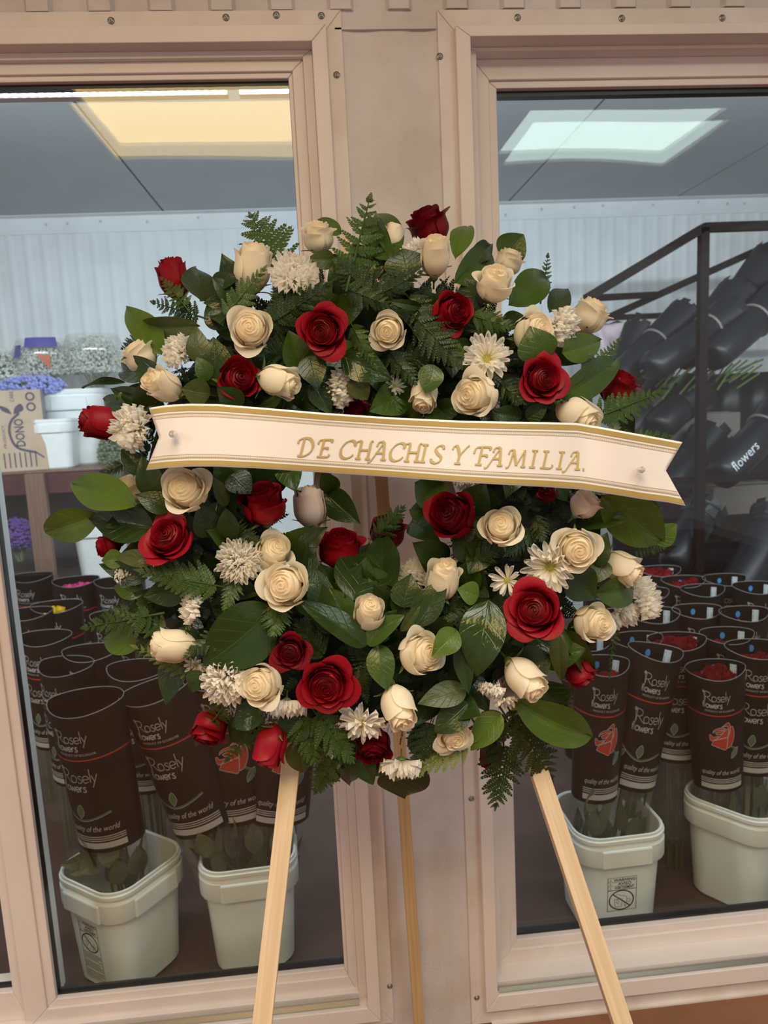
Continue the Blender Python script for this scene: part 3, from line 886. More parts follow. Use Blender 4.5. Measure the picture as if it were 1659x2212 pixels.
# ------------------------------------------------------------------ cold room: pails
def rsq(w, d, r, z, n=5):
    P = []
    for cx, cy, a0 in ((w / 2 - r, d / 2 - r, 0), (-w / 2 + r, d / 2 - r, 90), (-w / 2 + r, -d / 2 + r, 180), (w / 2 - r, -d / 2 + r, 270)):
        for k in range(n + 1):
            a = math.radians(a0 + 90 * k / n); P.append((cx + r * math.cos(a), cy + r * math.sin(a), z))
    return P
def loft(rings, b, mi=0, cap0=True, cap1=False):
    n = len(rings[0]); v = [p for r in rings for p in r]
    f = [(i * n + k, i * n + (k + 1) % n, (i + 1) * n + (k + 1) % n, (i + 1) * n + k) for i in range(len(rings) - 1) for k in range(n)]
    if cap0: f.append(tuple(range(n - 1, -1, -1)))
    if cap1: f.append(tuple((len(rings) - 1) * n + k for k in range(n)))
    b.add(v, f, mi)
PH = .285
def pail_body(m):
    b = MB(); w0, w1 = .190, .222
    prof = [(w0 - .012, .0), (w0, .008), (w0 + (w1 - w0) * .75, .205), (w1 + .012, .208), (w1 + .016, .212), (w1 + .016, .255), (w1 + .006, .258), (w1 + .006, .266), (w1 + .015, .268), (w1 + .015, .276),
            (w1 + .009, .278), (w1 + .009, .284), (w1 + .002, PH), (w1 - .004, .282), (w1 - .008, .2), (w0 - .008, .012)]
    loft([rsq(w, w, .058 * w / w1, z, 7) for w, z in prof], b)
    return b.me('body', m)
PAIL_ME = pail_body(M_PAIL); PAILW_ME = pail_body(M_PAILW)
for me in (PAIL_ME, PAILW_ME):
    me.polygons.foreach_set('use_smooth', [True] * len(me.polygons)); me.set_sharp_from_angle(angle=math.radians(32))
GRIP_ME = MB().box(-.064, .064, -.1235, -.115, .207, .254, bev=.004).me('grip_panel', M_PAIL)
GRIPW_ME = MB().box(-.064, .064, -.1235, -.115, .207, .254, bev=.004).me('grip_panel', M_PAILW)
def warn_art(long=False):
    fl = Flat(); w, h = .066, .083
    lw = .0012
    bot = -.075 if long else 0
    fl.line([(0, bot), (0, h), (w, h), (w, bot), (0, bot)], lw)
    for i, (s, x0, ww) in enumerate((('WARNING', .0135, .050), ('AVISO', .023, .031), ('AVERTISSEMENT', .016, .044))):
        y = h - .0095 - .0098 * i
        fl.text(s, x0, y, .0098, 0, width=ww, bold=.014)
        fl.line([(.002, y - .0015), (.010, y - .0015), (.006, y + .0065), (.002, y - .0015)], .0006)
        fl.line([(.006, y + .0002), (.006, y + .0042)], .0007)
        if i < 2: fl.line([(.011, y - .0016), (w - .004, y - .0016)], .0005)
    fl.line([(0, h - .0315), (w, h - .0315)], lw)
    cx, cy, r = w / 2 - .001, (h - .0315) / 2, .0240
    fl.line([(cx + 1.16 * r * math.cos(a), cy + r * math.sin(a)) for a in [2 * PI * k / 36 for k in range(37)]], .0027)
    fl.line([(cx - .9 * r, cy + .72 * r), (cx + .9 * r, cy - .72 * r)], .0025)
    # small pail and a child reaching in
    fl.line([(cx - .016, cy + .003), (cx - .0145, cy - .017), (cx + .0005, cy - .017), (cx + .002, cy + .003), (cx - .016, cy + .003)], .0009)
    fl.line([(cx - .012, cy - .004), (cx - .009, cy + .001), (cx - .006, cy - .003), (cx - .009, cy - .008), (cx - .012, cy - .004)], .0007, 0, True)
    fl.line([(cx - .016, cy + .010), (cx - .010, cy + .016), (cx - .003, cy + .012), (cx + .006, cy + .010), (cx + .012, cy + .006), (cx + .012, cy - .004), (cx + .010, cy - .016), (cx + .008, cy - .016), (cx + .006, cy - .004)], .0007, 0, True)
    fl.line([(cx + .012, cy + .001), (cx + .020, cy), (cx + .019, cy - .007), (cx + .011, cy - .004)], .0007, 0, True)
    if long:
        for k in range(17):
            if k in (5, 11): continue
            y = -.004 - .0041 * k; fl.line([(.003, y), (w - .003 - .010 * (k % 4 == 3), y)], .0011)
    return fl
def warn_mesh(long, x0, z0, sc):
    fl = warn_art(long)
    def fn(x, z, k):
        Z = z0 + z * sc; q = (Z - .008) / .2
        return x0 + x * sc, -(.190 + .024 * q) / 2 - .0008, Z
    return mesh('warning_label', fl.wrap(fn), fl.f, M_INK, False)
def pail(label, x, y, rz, z=0, s=1.0, bright=False, grips=(0, 180), warn=None, group=None):
    t = thing('plastic_pail', label, 'bucket', T(x, y, z) @ RZ(rz) @ SCL(s, s, s), group)
    put('body', PAILW_ME if bright else PAIL_ME, t)
    for g in grips: put('grip_panel', GRIPW_ME if bright else GRIP_ME, t, RZ(math.radians(g)))
    if warn: put('warning_label', warn, t)
    return t
pail('cream plastic pail turned cornerwise with a tall black warning print, left window', -.551, .268, math.radians(-36), warn=warn_mesh(True, -.040, .098, 1.0), grips=(0, 90))
pail('cream plastic pail behind the left easel leg with a plain front', -.243, .288, math.radians(3))
pail('cream plastic pail with the square WARNING AVISO label, right window', .676, .272, math.radians(2), warn=warn_mesh(False, -.044, .078, 1.12))
pail('cream plastic pail turned cornerwise at the right edge of the right window', 1.055, .310, math.radians(38))
tb_ = thing('storage_tub', 'grey translucent tub standing behind the pail with the square label', 'tub', T(.93, .62, 0))
b = MB(); loft([rsq(.26, .20, .02, 0), rsq(.30, .24, .025, .36), rsq(.315, .255, .025, .362), rsq(.315, .255, .025, .375), rsq(.29, .23, .025, .375), rsq(.25, .19, .02, .01)], b)
put('body', b.me('body', M_TUB), tb_)
b = MB()
for k in range(5): b.box(.045, .085, -.119 + .0006 * k, -.1175, .16 + .03 * k, .1615 + .03 * k)
put('scale_marks', b.me('scale_marks', M_INK), tb_)

# ------------------------------------------------------------------ cold room: sleeved rose bunches standing in rows
def small_rose(m, seed):
    v0, f0, tn, uvs = [], [], [], []
    for k, (v, uv, t) in enumerate(rose_set('mid', seed)):
        if k % 2 and k < 12: continue
        n = len(v0); nu, nv = (14, 11) if len(v) == 180 else (12, 10)
        I = [i for i in range(0, nu + 1, 2)]; J = list(range(0, nv + 1, 2)) if nv % 2 == 0 else [0, 2, 4, 6, 8, 11]
        for j in J:
            for i in I:
                q = j * (nu + 1) + i; v0.append(v[q]); tn.append(t[q]); uvs.append(uv[q])
        f0 += [tuple(a + n for a in q) for q in grid(len(I) - 1, len(J) - 1)]
    return mesh('rose_head', v0, f0, m, True, None, tn, uvs)
M_RED2 = petal_mat('bunch_red_petal', (.34, .012, .022), (.20, .006, .012), .2, .3)
HEAD = {'red': small_rose(M_RED2, 51), 'pink': small_rose(M_PINKFL, 52), 'yellow': small_rose(M_YELLOWFL, 53), 'dark': small_rose(M_DULLRED, 54)}
RLEAF_ME = leaf_mesh(777, M_RLEAF)
def bunch(label, u, v, z, width, kind='A', heads=None, rise=.0, lean=(0, 0), rz=None, leaves=0, tagged=False, var=0, group=None, nh=9, base=None):
    """u, v: photo position of the front rim; z: rim height"""
    p = atZ(u, v, z) if base is None else atY(u, v, z)
    depth = np.dot(p - CAM, CF); s = width * depth / F / .216
    t = thing('sleeved_rose_bunch', label, 'flower bunch', None, group)
    yaw = rz if rz is not None else math.atan2(-(p[0] - CAM[0]), p[1] - CAM[1]) * -1 * 0 + random.uniform(-.15, .15)
    # base so that the rim's front edge passes through p
    c = Vector((p[0], p[1], p[2])) + RZ(yaw) @ Vector((0, .074 * s, 0))      # middle of the mouth
    c.z += .02
    B = Vector(base) if base else Vector((c.x - lean[0] * .4, c.y, .12))
    zx = c - B; sz = zx.length / SLH; zx.normalize()
    y = RZ(yaw) @ Vector((0, 1, 0)); y = (y - zx * y.dot(zx)).normalized(); x = y.cross(zx)
    t.matrix_basis = frame_mat(x * s, y * s, zx * sz, B)
    put('printed_film', SL_BLACK[var % 3], t); put('clear_film', SL_CLEAR[var % 2], t); put('rim', SL_RIM, t)
    put('print', PRT[kind], t)
    if tagged:
        put('price_tag', TAG_ME, t); put('round_sticker', DOT_ME, t)
    rnd = random.Random(int(u * 7 + v))
    if heads:
        for k in range(nh):
            a = k * 2.4; r = .060 * math.sqrt((k + .3) / nh)
            put('rose_head', HEAD[heads], t, T(r * 1.2 * math.cos(a), r * .62 * math.sin(a) + .006, SLH - .092 + rise * .8 + rnd.uniform(-.008, .012)) @ RY(rnd.uniform(-.3, .3)) @ RX(rnd.uniform(-.3, .3)) @ RZ(a) @ SCL(.024, .024, .024))
    for k in range(leaves):
        a = 2 * PI * k / max(leaves, 1) + rnd.uniform(-.3, .3); q = rnd.uniform(.10, .36); r = .062 + .045 * q
        put('leaf', RLEAF_ME, t, T(.8 * r * math.cos(a), .8 * r * math.sin(a), SLH * q) @ RZ(a - PI / 2) @ RX(math.radians(rnd.uniform(62, 95))) @ RY(rnd.uniform(-.7, .7)) @ SCL(.052, .07, .05))
    b = MB()
    for k in range(7):
        a = k * 2.4; r = .03 * math.sqrt((k + .5) / 7)
        b.tube([(r * math.cos(a), r * math.sin(a), -.11 / sz), (r * 1.6 * math.cos(a), r * 1.6 * math.sin(a), SLH * .75)], .0035, 5)
    put('stems', b.me('stems', M_STEM), t)
    return t
LB = 'black printed sleeves crowded behind the left window'
RB = 'black printed sleeves crowded behind the right window'
RAD = math.radians
bunch('black sleeve with silver script in the cornerwise pail, nearest the left window edge', 152, 1556, .20, 184, 'A', None, 0, (0, 0), RAD(-14), 16, False, 0, LB, 9, (-.545, .270, .10))
bunch('black sleeve with silver script leaning left, second in the front row, left window', 318, 1528, .23, 178, 'A', None, 0, (0, 0), RAD(-8), 16, False, 1, LB, 9, (-.285, .285, .10))
bunch('black sleeve with a red rose print left of the left easel leg', 480, 1500, .27, 172, 'B', None, 0, (0, 0), RAD(6), 16, False, 2, LB, 9, (-.240, .300, .10))
bunch('black sleeve directly behind the left easel leg', 628, 1512, .28, 165, 'B', None, 0, (0, 0), RAD(12), 14, False, 0, LB, 9, (-.195, .285, .10))
for lab, u, v, z, w, h, yw in [
 ('black sleeve behind and between the two leftmost front sleeves', 275, 1478, .66, 150, None, -15),
 ('black sleeve with slanting script at the far left of the second row', 110, 1468, .66, 140, None, -24),
 ('black sleeve with clear script in the third row near the left window edge', 182, 1436, .68, 128, None, -4),
 ('black sleeve holding yellow roses, left window', 112, 1330, .68, 112, 'yellow', 2),
 ('black sleeve holding bright pink roses at the back of the left crowd', 158, 1272, .68, 100, 'pink', 6),
 ('black sleeve at the left window edge directly below the yellow roses', 78, 1402, .68, 120, None, -10),
 ('black sleeve right of the third row script, under the light green leaf of the wreath', 300, 1400, .68, 130, None, 8),
 ('black sleeve below and right of the yellow roses', 238, 1354, .68, 120, None, -6),
 ('black sleeve half hidden by the left fern tips of the wreath', 330, 1330, .68, 112, None, 9),
 ('black sleeve with script at the back left corner beside the pink roses', 58, 1262, .68, 92, None, 0),
 ('black sleeve at the back right of the pink roses, against the wreath', 240, 1274, .68, 98, None, -5),
 ('black sleeve at the window edge left of the yellow roses', 52, 1345, .68, 104, None, 4),
 ('black sleeve hidden mostly by the lower left rim of the wreath', 405, 1440, .67, 132, None, 8),
 ('black sleeve behind the red rose hanging at the lower left of the wreath', 545, 1470, .67, 140, None, 0)]:
    bunch(lab, u, v, z, w, 'A', h, .035, (0, 0), RAD(yw), 0, False, int(u), LB)
bunch('black sleeve with a red rose print directly right of the right easel leg', 1322, 1466, .205, 128, 'B', 'dark', .02, (0, 0), RAD(6), 14, True, 0, RB, 9, (.625, .270, .10))
bunch('black sleeve with the largest clear script, middle of the front row, right window', 1440, 1436, .25, 132, 'A', None, 0, (0, 0), RAD(5), 14, True, 1, RB, 9, (.700, .290, .10))
bunch('black sleeve with a bright red rose print and red roses inside, front row', 1558, 1476, .24, 128, 'B', 'red', .05, (0, 0), RAD(-12), 14, True, 2, RB, 12, (1.000, .305, .10))
bunch('black sleeve with red roses cut by the right edge, front row', 1652, 1430, .28, 134, 'A', 'red', .03, (0, 0), RAD(-8), 8, True, 0, RB, 9, (1.10, .34, .10))
for lab, u, v, z, w, h, yw in [
 ('black sleeve filled high with red roses in the second row, right window', 1478, 1412, .66, 130, 'red', -6),
 ('black sleeve with clipped script above the sleeve filled high with red roses', 1432, 1352, .67, 124, None, 3),
 ('black sleeve with script beside the broad slanting dark tube', 1535, 1294, .66, 100, None, 0),
 ('black sleeve behind the red rose at the lower right rim of the wreath', 1285, 1412, .66, 122, None, 5),
 ('black sleeve with dark red roses right of the sleeve filled high with red', 1588, 1398, .66, 120, 'dark', -5),
 ('black sleeve below the pair of side-facing chrysanthemums', 1362, 1352, .67, 114, None, 4),
 ('black sleeve with script at the right edge, under the broad slanting tube', 1628, 1348, .67, 112, 'dark', 0),
 ('black sleeve left end of the third row beside the chrysanthemums', 1330, 1302, .67, 106, None, 5),
 ('black sleeve with dark red roses in the third row, second from the chrysanthemums', 1412, 1302, .67, 106, 'dark', 2),
 ('black sleeve with bright red roses at the back, below the lowest slanting tube', 1490, 1274, .67, 98, 'red', -3),
 ('black sleeve at the back between the two lowest slanting tubes', 1582, 1270, .67, 98, None, 0),
 ('rearmost black sleeve with red roses, at the foot of the rack post', 1440, 1250, .67, 94, 'red', 0),
 ('rearmost black sleeve at the left, just past the right rim of the wreath', 1350, 1252, .67, 94, None, 4),
 ('black sleeve at the far right edge of the back row', 1648, 1288, .67, 100, None, -4),
 ('black sleeve with dark red roses right of the clipped script', 1522, 1342, .67, 110, 'dark', -3),
 ('black sleeve in the second row left of the red roses', 1396, 1408, .66, 120, None, 4)]:
    bunch(lab, u, v, z, w, 'A', h, .02 if h != 'red' else .05, (0, 0), RAD(yw), 0, True, int(u), RB, 12 if h == 'red' else 9)
# loose rose leaves hanging over the cornerwise pail
sp = thing('rose_leaf_sprig', 'drooping green leaves over the rim of the cornerwise pail', 'leaves', None)
p0 = atY(215, 1850, .26); sp.matrix_basis = T(*p0)
for (u, v, w) in ((150, 1890, .05), (170, 1888, .055), (130, 1870, .045)):
    q = Vector(atY(u, v, .22)) - Vector(p0); y = q.normalized(); x = y.cross(Vector((0, -1, .2))).normalized(); z = x.cross(y)
    L_ = q.length
    put('leaf', RLEAF_ME, sp, frame_mat(x * w, y * L_, z * L_, (0, 0, 0)))

# ------------------------------------------------------------------ cold room: steel display rack with wrapped bouquets
rk = thing('display_rack', 'black steel display rack with sloping rails, right window', 'rack', T(1.51, 1.4, 0))
def bar(name, a, bb, r=.0165):
    a, bb = Vector(a) - Vector((1.51, 1.4, 0)), Vector(bb) - Vector((1.51, 1.4, 0))
    d = (bb - a).normalized(); up = Vector((0, 0, 1)) if abs(d.z) < .9 else Vector((0, 1, 0))
    x = d.cross(up).normalized(); y = x.cross(d)
    v = [p + x * sx * r + y * sy * r for p in (a, bb) for sx, sy in ((-1, -1), (1, -1), (1, 1), (-1, 1))]
    put(name, MB().add(v, [(0, 1, 5, 4), (1, 2, 6, 5), (2, 3, 7, 6), (3, 0, 4, 7), (3, 2, 1, 0), (4, 5, 6, 7)]).me(name, M_BLACKSTEEL), rk)
pt = atY(1520, 492, 1.4); PX, PZ = pt[0], pt[2]
bar('post', (PX, 1.4, 0), (PX, 1.4, PZ))
bar('post', (2.55, 1.4, 0), (2.55, 1.4, PZ))
bar('top_rail', (PX, 1.4, PZ), (2.55, 1.4, PZ))
dl = atY(1266, 645, 1.4); bar('sloping_rail', (PX, 1.4, PZ), dl)
d2 = atY(1300, 692, 1.9); d1 = atY(1659, 530, 1.9); d3 = d1 + (d1 - d2) * .5
bar('sloping_rail', d2, d3, .015); bar('post', (d3[0], 1.9, 0), d3)
h2 = atY(1425, 636, 1.9); bar('cross_rail', dl, h2, .013)
bar('post', (dl[0], 1.4, 0), dl)
dk0, dk1 = atY(1325, 1270, 2.2), atY(1720, 800, 2.2)  # added black sheet standing in for the dark packed bouquets and shelf
v, f = [], []
for j in range(7):
    for i in range(25): v.append((dk0[0] + (dk1[0] - dk0[0]) * i / 24 - 1.51, 2.2 - 1.4 + .02 * math.sin(i * 1.7 + .4 * j), dk0[2] + (dk1[2] - dk0[2]) * j / 6))
ob = put('dark_backing', mesh('dark_backing', v, grid(24, 6), M_BLACKWRAP), rk); md = ob.modifiers.new('thick', 'SOLIDIFY'); md.thickness = .002
lo = atY(1500, 1010, 1.45); bar('shelf_rail', (dl[0], 1.45, lo[2] - .05), (2.55, 1.45, lo[2] - .05), .013)
lo2 = atY(1500, 1182, 1.45); bar('shelf_rail', (1.2, 1.45, lo2[2]), (2.55, 1.45, lo2[2]), .013)
lo3 = atY(1400, 683, 1.9); bar('shelf_rail', (1.3, 1.9, lo3[2]), (2.55, 1.9, lo3[2]), .012)

def tube_bouquet(label, a, bb, ya, yb, rpx, collar=.72, fill='red', ring=False, txt=None):
    A, B = Vector(atY(*a, ya)), Vector(atY(*bb, yb))
    d = (B - A); L_ = d.length; z = d.normalized(); x = z.cross(Vector((0, -1, 0))).normalized(); y = z.cross(x)
    r = rpx * np.dot(np.array(A) - CAM, CF) / F
    t = thing('wrapped_bouquet', label, 'bouquet', frame_mat(x, y, z, A), 'black paper bouquets on the rack')
    b = MB(); rnd = random.Random(int(a[0]))
    c = collar * L_
    b.lathe([(r * .55, 0), (r * .86, .006), (r * .96, .03), (r, .08), (r * 1.03, c), (r * 1.01, c + .004)], 22)
    put('wrap', b.me('wrap', M_BLACKWRAP, True), t)
    b = MB(); b.lathe([(r * 1.06, c - .012), (r * 1.14, c + .03), (r * 1.30, L_ - .01), (r * 1.33, L_)], 22, cap=False)
    b.lathe([(r * 1.31, L_), (r * 1.1, c + .05), (.001, c + .045)], 22, cap=False)
    put('collar', b.me('collar', M_BLACKWRAP, True), t)
    if ring: put('band', MB().tube([(r * 1.08 * math.cos(q), r * 1.08 * math.sin(q), c - .012) for q in [2 * PI * k / 22 for k in range(22)]], .006, 6, close=True).me('band', M_TUB, True), t)
    b = MB()
    for k in range(9):
        q0, q1 = 2 * PI * k / 9, 2 * PI * (k + .95) / 9
        hh = rnd.uniform(.015, .05)
        b.add([(r * 1.2 * math.cos(q0), r * 1.2 * math.sin(q0), L_ - .05), (r * 1.2 * math.cos(q1), r * 1.2 * math.sin(q1), L_ - .05), (r * 1.36 * math.cos((q0 + q1) / 2 + .25), r * 1.36 * math.sin((q0 + q1) / 2 + .25), L_ + hh * .8), (r * 1.3 * math.cos(q0 + .1), r * 1.3 * math.sin(q0 + .1), L_ + hh)], [(0, 1, 2, 3)])
    put('tissue', b.me('tissue', M_BLACKWRAP), t)
    if fill:
        for k in range(7):
            q = k * 2.4; rr = r * .95 * math.sqrt((k + .4) / 7)
            put('rose_head', HEAD[fill], t, T(rr * math.cos(q), rr * math.sin(q), L_ - .02 + rnd.uniform(-.01, .015)) @ SCL(.022, .022, .022))
    if txt:
        fl = Flat(); fl.text(txt, 0, 0, .055, 0, shear=.1)
        def fn(X, Z, k):
            # along the tube's side that faces the window
            ang = -Z / r + txt_ang
            return (r * 1.04 * math.cos(ang), r * 1.04 * math.sin(ang), X + .03)
        nd = -Vector((x.y, y.y)); txt_ang = math.atan2(nd.y, nd.x)
        put('lettering', mesh('lettering', fl.wrap(fn), fl.f, M_TAGW, False), t)
    return t
tube_bouquet('leftmost short black bouquet tube on the rack with an upright collar', (1325, 815), (1380, 715), 1.72, 1.8, 27, .6, None)
tube_bouquet('black bouquet tube with red petals showing in its collar', (1320, 830), (1478, 682), 1.60, 1.75, 31, .62, 'red', True)
tube_bouquet('long black bouquet tube crossing behind the rack post, lowest end at its left', (1400, 800), (1570, 685), 1.48, 1.62, 34, .78, 'dark', True)
tube_bouquet('fat black bouquet with a wide collar right of the rack post', (1470, 775), (1590, 645), 1.62, 1.75, 38, .42, 'dark')
tube_bouquet('black bouquet tube entering from the right edge of the photo', (1535, 775), (1690, 640), 1.48, 1.65, 36, .62, 'dark', True)
tube_bouquet('black bouquet highest at the right edge with a glossy seam', (1560, 690), (1665, 565), 1.75, 1.85, 36, .5, 'dark')
tube_bouquet('black bouquet tube with white lettering at the right edge', (1552, 1032), (1680, 900), 1.50, 1.62, 38, .8, None, True, 'flowers')
tube_bouquet('dark bouquet tube at the lower shelf just left of the rack post', (1452, 1225), (1518, 1105), 1.45, 1.58, 36, .86, None)
tube_bouquet('broad dark bouquet tube standing slanted at the lower right', (1585, 1300), (1680, 1120), 1.25, 1.4, 46, .86, None)
tube_bouquet('dark bouquet tube half hidden under the long tube, left of the post', (1345, 945), (1430, 850), 1.75, 1.85, 34, .6, None)
tube_bouquet('dark bouquet tube under the long tube, directly left of the post', (1415, 930), (1500, 845), 1.68, 1.8, 36, .6, None)
tube_bouquet('dark bouquet tube on the lower shelf behind the right ribbon end', (1440, 1060), (1530, 950), 1.7, 1.85, 38, .6, None)
pp = thing('paper_wrap', 'pale pink paper sheet hanging behind the leftmost black tube', 'paper', T(*atY(1345, 745, 1.95)))
v, f = [], []
for j in range(7):
    for i in range(9):
        v.append(((i / 8 - .5) * .26 * (.6 + .4 * j / 6), .02 * math.sin(i * 1.4 + j), (j / 6 - .62) * .26 + .012 * (i % 2) * (j == 6)))
ob = put('sheet', mesh('sheet', v, grid(8, 6), M_PINKPAPER), pp); md = ob.modifiers.new('thick', 'SOLIDIFY'); md.thickness = .0012
def lump(name, label, cat, u, v, y, rx, rz_, m, group=None):
    """clump of crinkled clear wrap with stems"""
    p = atY(u, v, y); t = thing(name, label, cat, T(*p), group); rnd = random.Random(int(u))
    b = MB()
    for k in range(26):
        a = Vector((rnd.gauss(0, rx), rnd.gauss(0, .04), rnd.gauss(0, rz_))); d = Vector((rnd.uniform(.5, 1), rnd.uniform(-.2, .2), rnd.uniform(.2, .9))) * .06
        b.tube([a - d, a + d], .004, 5)
    put('stems', b.me('stems', m), t)
    return t
lump('stem_bundle', 'tangle of dull stems under the long black tube', 'stems', 1440, 800, 1.60, .06, .05, M_STEM)
lump('stem_bundle', 'tangle of dull stems right of the rack post', 'stems', 1570, 800, 1.60, .08, .03, M_STEM)
# dark cartons low on the rack
for u0, u1, v0, v1, lab in [(1440, 1600, 890, 960, 'dim brown carton on the rack behind the post'), (1540, 1690, 1045, 1115, 'dim grey carton low on the rack at right'), (1350, 1450, 880, 970, 'dim violet carton on the rack left of the post')]:
    a, c = atY(u0, v1, 1.95), atY(u1, v0, 1.95)
    t = thing('carton', lab, 'box', T((a[0] + c[0]) / 2, 2.05, a[2]))
    w_, h_ = (c[0] - a[0]) / 2, c[2] - a[2]
    put('body', MB().box(-w_, w_, -.1, .1, 0, h_, bev=.004).me('body', M_TUB), t)
    put('flap_seam', MB().box(-w_ + .004, w_ - .004, -.004, .004, h_, h_ + .0015).me('flap_seam', M_CARD), t)

# ------------------------------------------------------------------ cold room: table at the back left
SY = 1.95
za = atY(100, 1015, SY)[2]; ze = atY(225, 1010, SY + .1)
tbl = thing('display_table', 'maroon topped wooden table at the back of the left window', 'table', T(-1.6, SY, 0))
put('tabletop', MB().box(-.9, .62, -.02, .55, za - .012, za, bev=.003).me('tabletop', M_POSTWOOD), tbl)
put('apron', MB().box(-.9, .60, -.012, .012, za - .105, za - .012, bev=.002).me('apron', M_MAROON), tbl)
pw = atY(92, 1120, SY)
put('leg', MB().box(pw[0] + 1.6 - .042, pw[0] + 1.6 + .042, -.045, -.013, 0, za - .012, bev=.003).me('leg', M_POSTWOOD), tbl)
put('leg', MB().box(.50, .58, .42, .50, 0, za - .012, bev=.003).me('leg', M_POSTWOOD), tbl)
put('shelf', MB().box(-.9, .62, .0, .5, .56, .58).me('shelf', M_TUB), tbl)
put('shade_board', MB().box(-.9, .62, .53, .545, .0, za - .014).me('shade_board', mat('table_shade_grey', (.07, .072, .075), .7)), tbl)  # added dark sheet standing in for the shade under the table
# carton with sideways fruit-box lettering
bx = thing('cardboard_box', 'tan cardboard carton with sideways lettering on the table at far left', 'box', T(atY(80, 1000, SY)[0] - .07, SY + .12, za) @ RZ(math.radians(14)))
BW, BH = .185, .355
put('body', MB().box(-BW, BW * .45, -.12, .12, 0, BH, bev=.003).me('body', M_CARD), bx)
put('side_panel', MB().box(BW * .45, BW * .45 + .001, -.115, .115, .005, BH - .005).me('side_panel', mat('grey_card', (.36, .36, .37), .7, noise=.1)), bx)
fl = Flat()
fl.text('DONO', .105, -.045, .052, 0, width=.120, bold=.02)
fl.line([(.075, -.085), (.10, -.012), (.16, .012), (.215, .002), (.25, -.035)], .010, 0, True)
fl.poly([(.245, -.005), (.262, .030), (.285, .040), (.272, .008)], 0); fl.poly([(.245, -.012), (.262, -.052), (.290, -.045), (.275, -.02)], 0)
fl.line([(.075, -.085), (.05, -.115)], .006, 0)
fl.text('PRODUCT', .10, .030, .016, 0, width=.10); fl.text('CARE', .30, -.02, .022, 0, width=.045)
for k in range(7): fl.line([(.012, .045 - .021 * k), (.078, .045 - .021 * k)], .005, 0)
for k in (0, 1): fl.line([(.275 + .045 * k + .016 * math.cos(q), -.085 + .016 * math.sin(q)) for q in [2 * PI * i / 12 for i in range(13)]], .007, 0)
put('lettering', mesh('lettering', [(-y_ - .045, -.1215, x_ + .005) for x_, y_ in fl.v], fl.f, M_CARDINK, False), bx)
pail('bright white pail on the back table holding the right cloud of baby breath', atY(170, 930, SY + .32)[0], SY + .32, .1, za, 1.25, True, (0,))
pail('smaller white pail in front of the taller one, beside the cardboard carton', atY(122, 950, SY + .10)[0], SY + .105, .05, za, .78, True, (0,))
pail('white pail under the back table seen left of the wreath', atY(225, 1215, SY + .25)[0], SY + .25, 0, .58, 1.0, True, (0,))

def cloud(name, label, cat, u, v, y, rx, ry, rz_, n, m, s=.008, stem=True, wrap=True, film=None):
    p = atY(u, v, y); t = thing(name, label, cat, T(*p)); rnd = random.Random(int(u * 3 + v))
    vv, ff = [], []
    oc = [(1, 0, 0), (0, 1, 0), (-1, 0, 0), (0, -1, 0), (0, 0, 1), (0, 0, -.6)]
    of = [(0, 1, 4), (1, 2, 4), (2, 3, 4), (3, 0, 4), (1, 0, 5), (2, 1, 5), (3, 2, 5), (0, 3, 5)]
    for k in range(n):
        d = Vector((rnd.gauss(0, 1), rnd.gauss(0, 1), rnd.gauss(0, 1))).normalized() * rnd.uniform(.55, 1) ** .5
        if d.z < -.5: d.z *= .6
        c = Vector((d.x * rx, d.y * ry, d.z * rz_)); q = s * rnd.uniform(.6, 1.2); n0 = len(vv)
        vv += [tuple(c + Vector(o) * q) for o in oc]; ff += [tuple(i + n0 for i in g) for g in of]
    tag(put('florets', mesh('florets', vv, ff, m, False), t), kind='stuff')
    b = MB()
    for k in range(46):
        a = rnd.uniform(0, 2 * PI); r = rnd.uniform(.1, .85)
        b.tube([(0.1 * rx * math.cos(a), .1 * ry * math.sin(a), -rz_ * 1.35), (rx * r * math.cos(a) * .7, ry * r * math.sin(a) * .7, -.2 * rz_), (rx * r * math.cos(a), ry * r * math.sin(a), rz_ * .75 * (1 - r * .5))], .0016, 4)
    tag(put('stems', b.me('stems', M_GYPSTEM), t), kind='stuff')
    if wrap:
        b = MB(); b.lathe([(rx * .30, -rz_ * 1.35), (rx * .75, -rz_ * .6), (rx * 1.08, 0), (rx * 1.10, rz_ * .5), (rx * .92, rz_ * .95)], 18, cap=False)
        put('clear_wrap', b.me('clear_wrap', M_CLEAR, True), t)
    if film:
        for q0, q1, dz in ((-165, -125, -.03), (-112, -48, .0)):
            n_ = 10; v = []
            for k in range(n_ + 1):
                q = math.radians(q0 + (q1 - q0) * k / n_)
                v += [(rx * 1.11 * math.cos(q), ry * 1.11 * math.sin(q), rz_ * .66 + dz - .25 * abs(q0 + 80) / 100 * .1), (rx * .99 * math.cos(q), ry * .99 * math.sin(q), rz_ * .98 + dz)]
            put('printed_film', mesh('printed_film', v, [(2 * k, 2 * k + 2, 2 * k + 3, 2 * k + 1) for k in range(n_)], M_BLUEFILM), t)
        put('printed_patch', MB().add([(.0, -ry * 1.13, .04), (.06, -ry * .98, .03), (.055, -ry * 1.0, -.035)], [(0, 2, 1)]).me('printed_patch', M_ORANGE), t)
    return t
cloud('baby_breath_bunch', 'round cloud of white baby breath in the tall white pail', 'flower bunch', 205, 778, SY + .32, .125, .11, .125, 2600, M_GYPSO, .0062)
cloud('baby_breath_bunch', 'white baby breath in a clear wrap with a blue printed top edge', 'flower bunch', 98, 785, SY + .30, .125, .10, .115, 2200, M_GYPSO, .0062, True, True, True)
cloud('baby_breath_bunch', 'white baby breath spreading at the far left above the carton', 'flower bunch', 12, 800, SY + .38, .13, .10, .10, 2000, M_GYPSO, .0062, True, False)
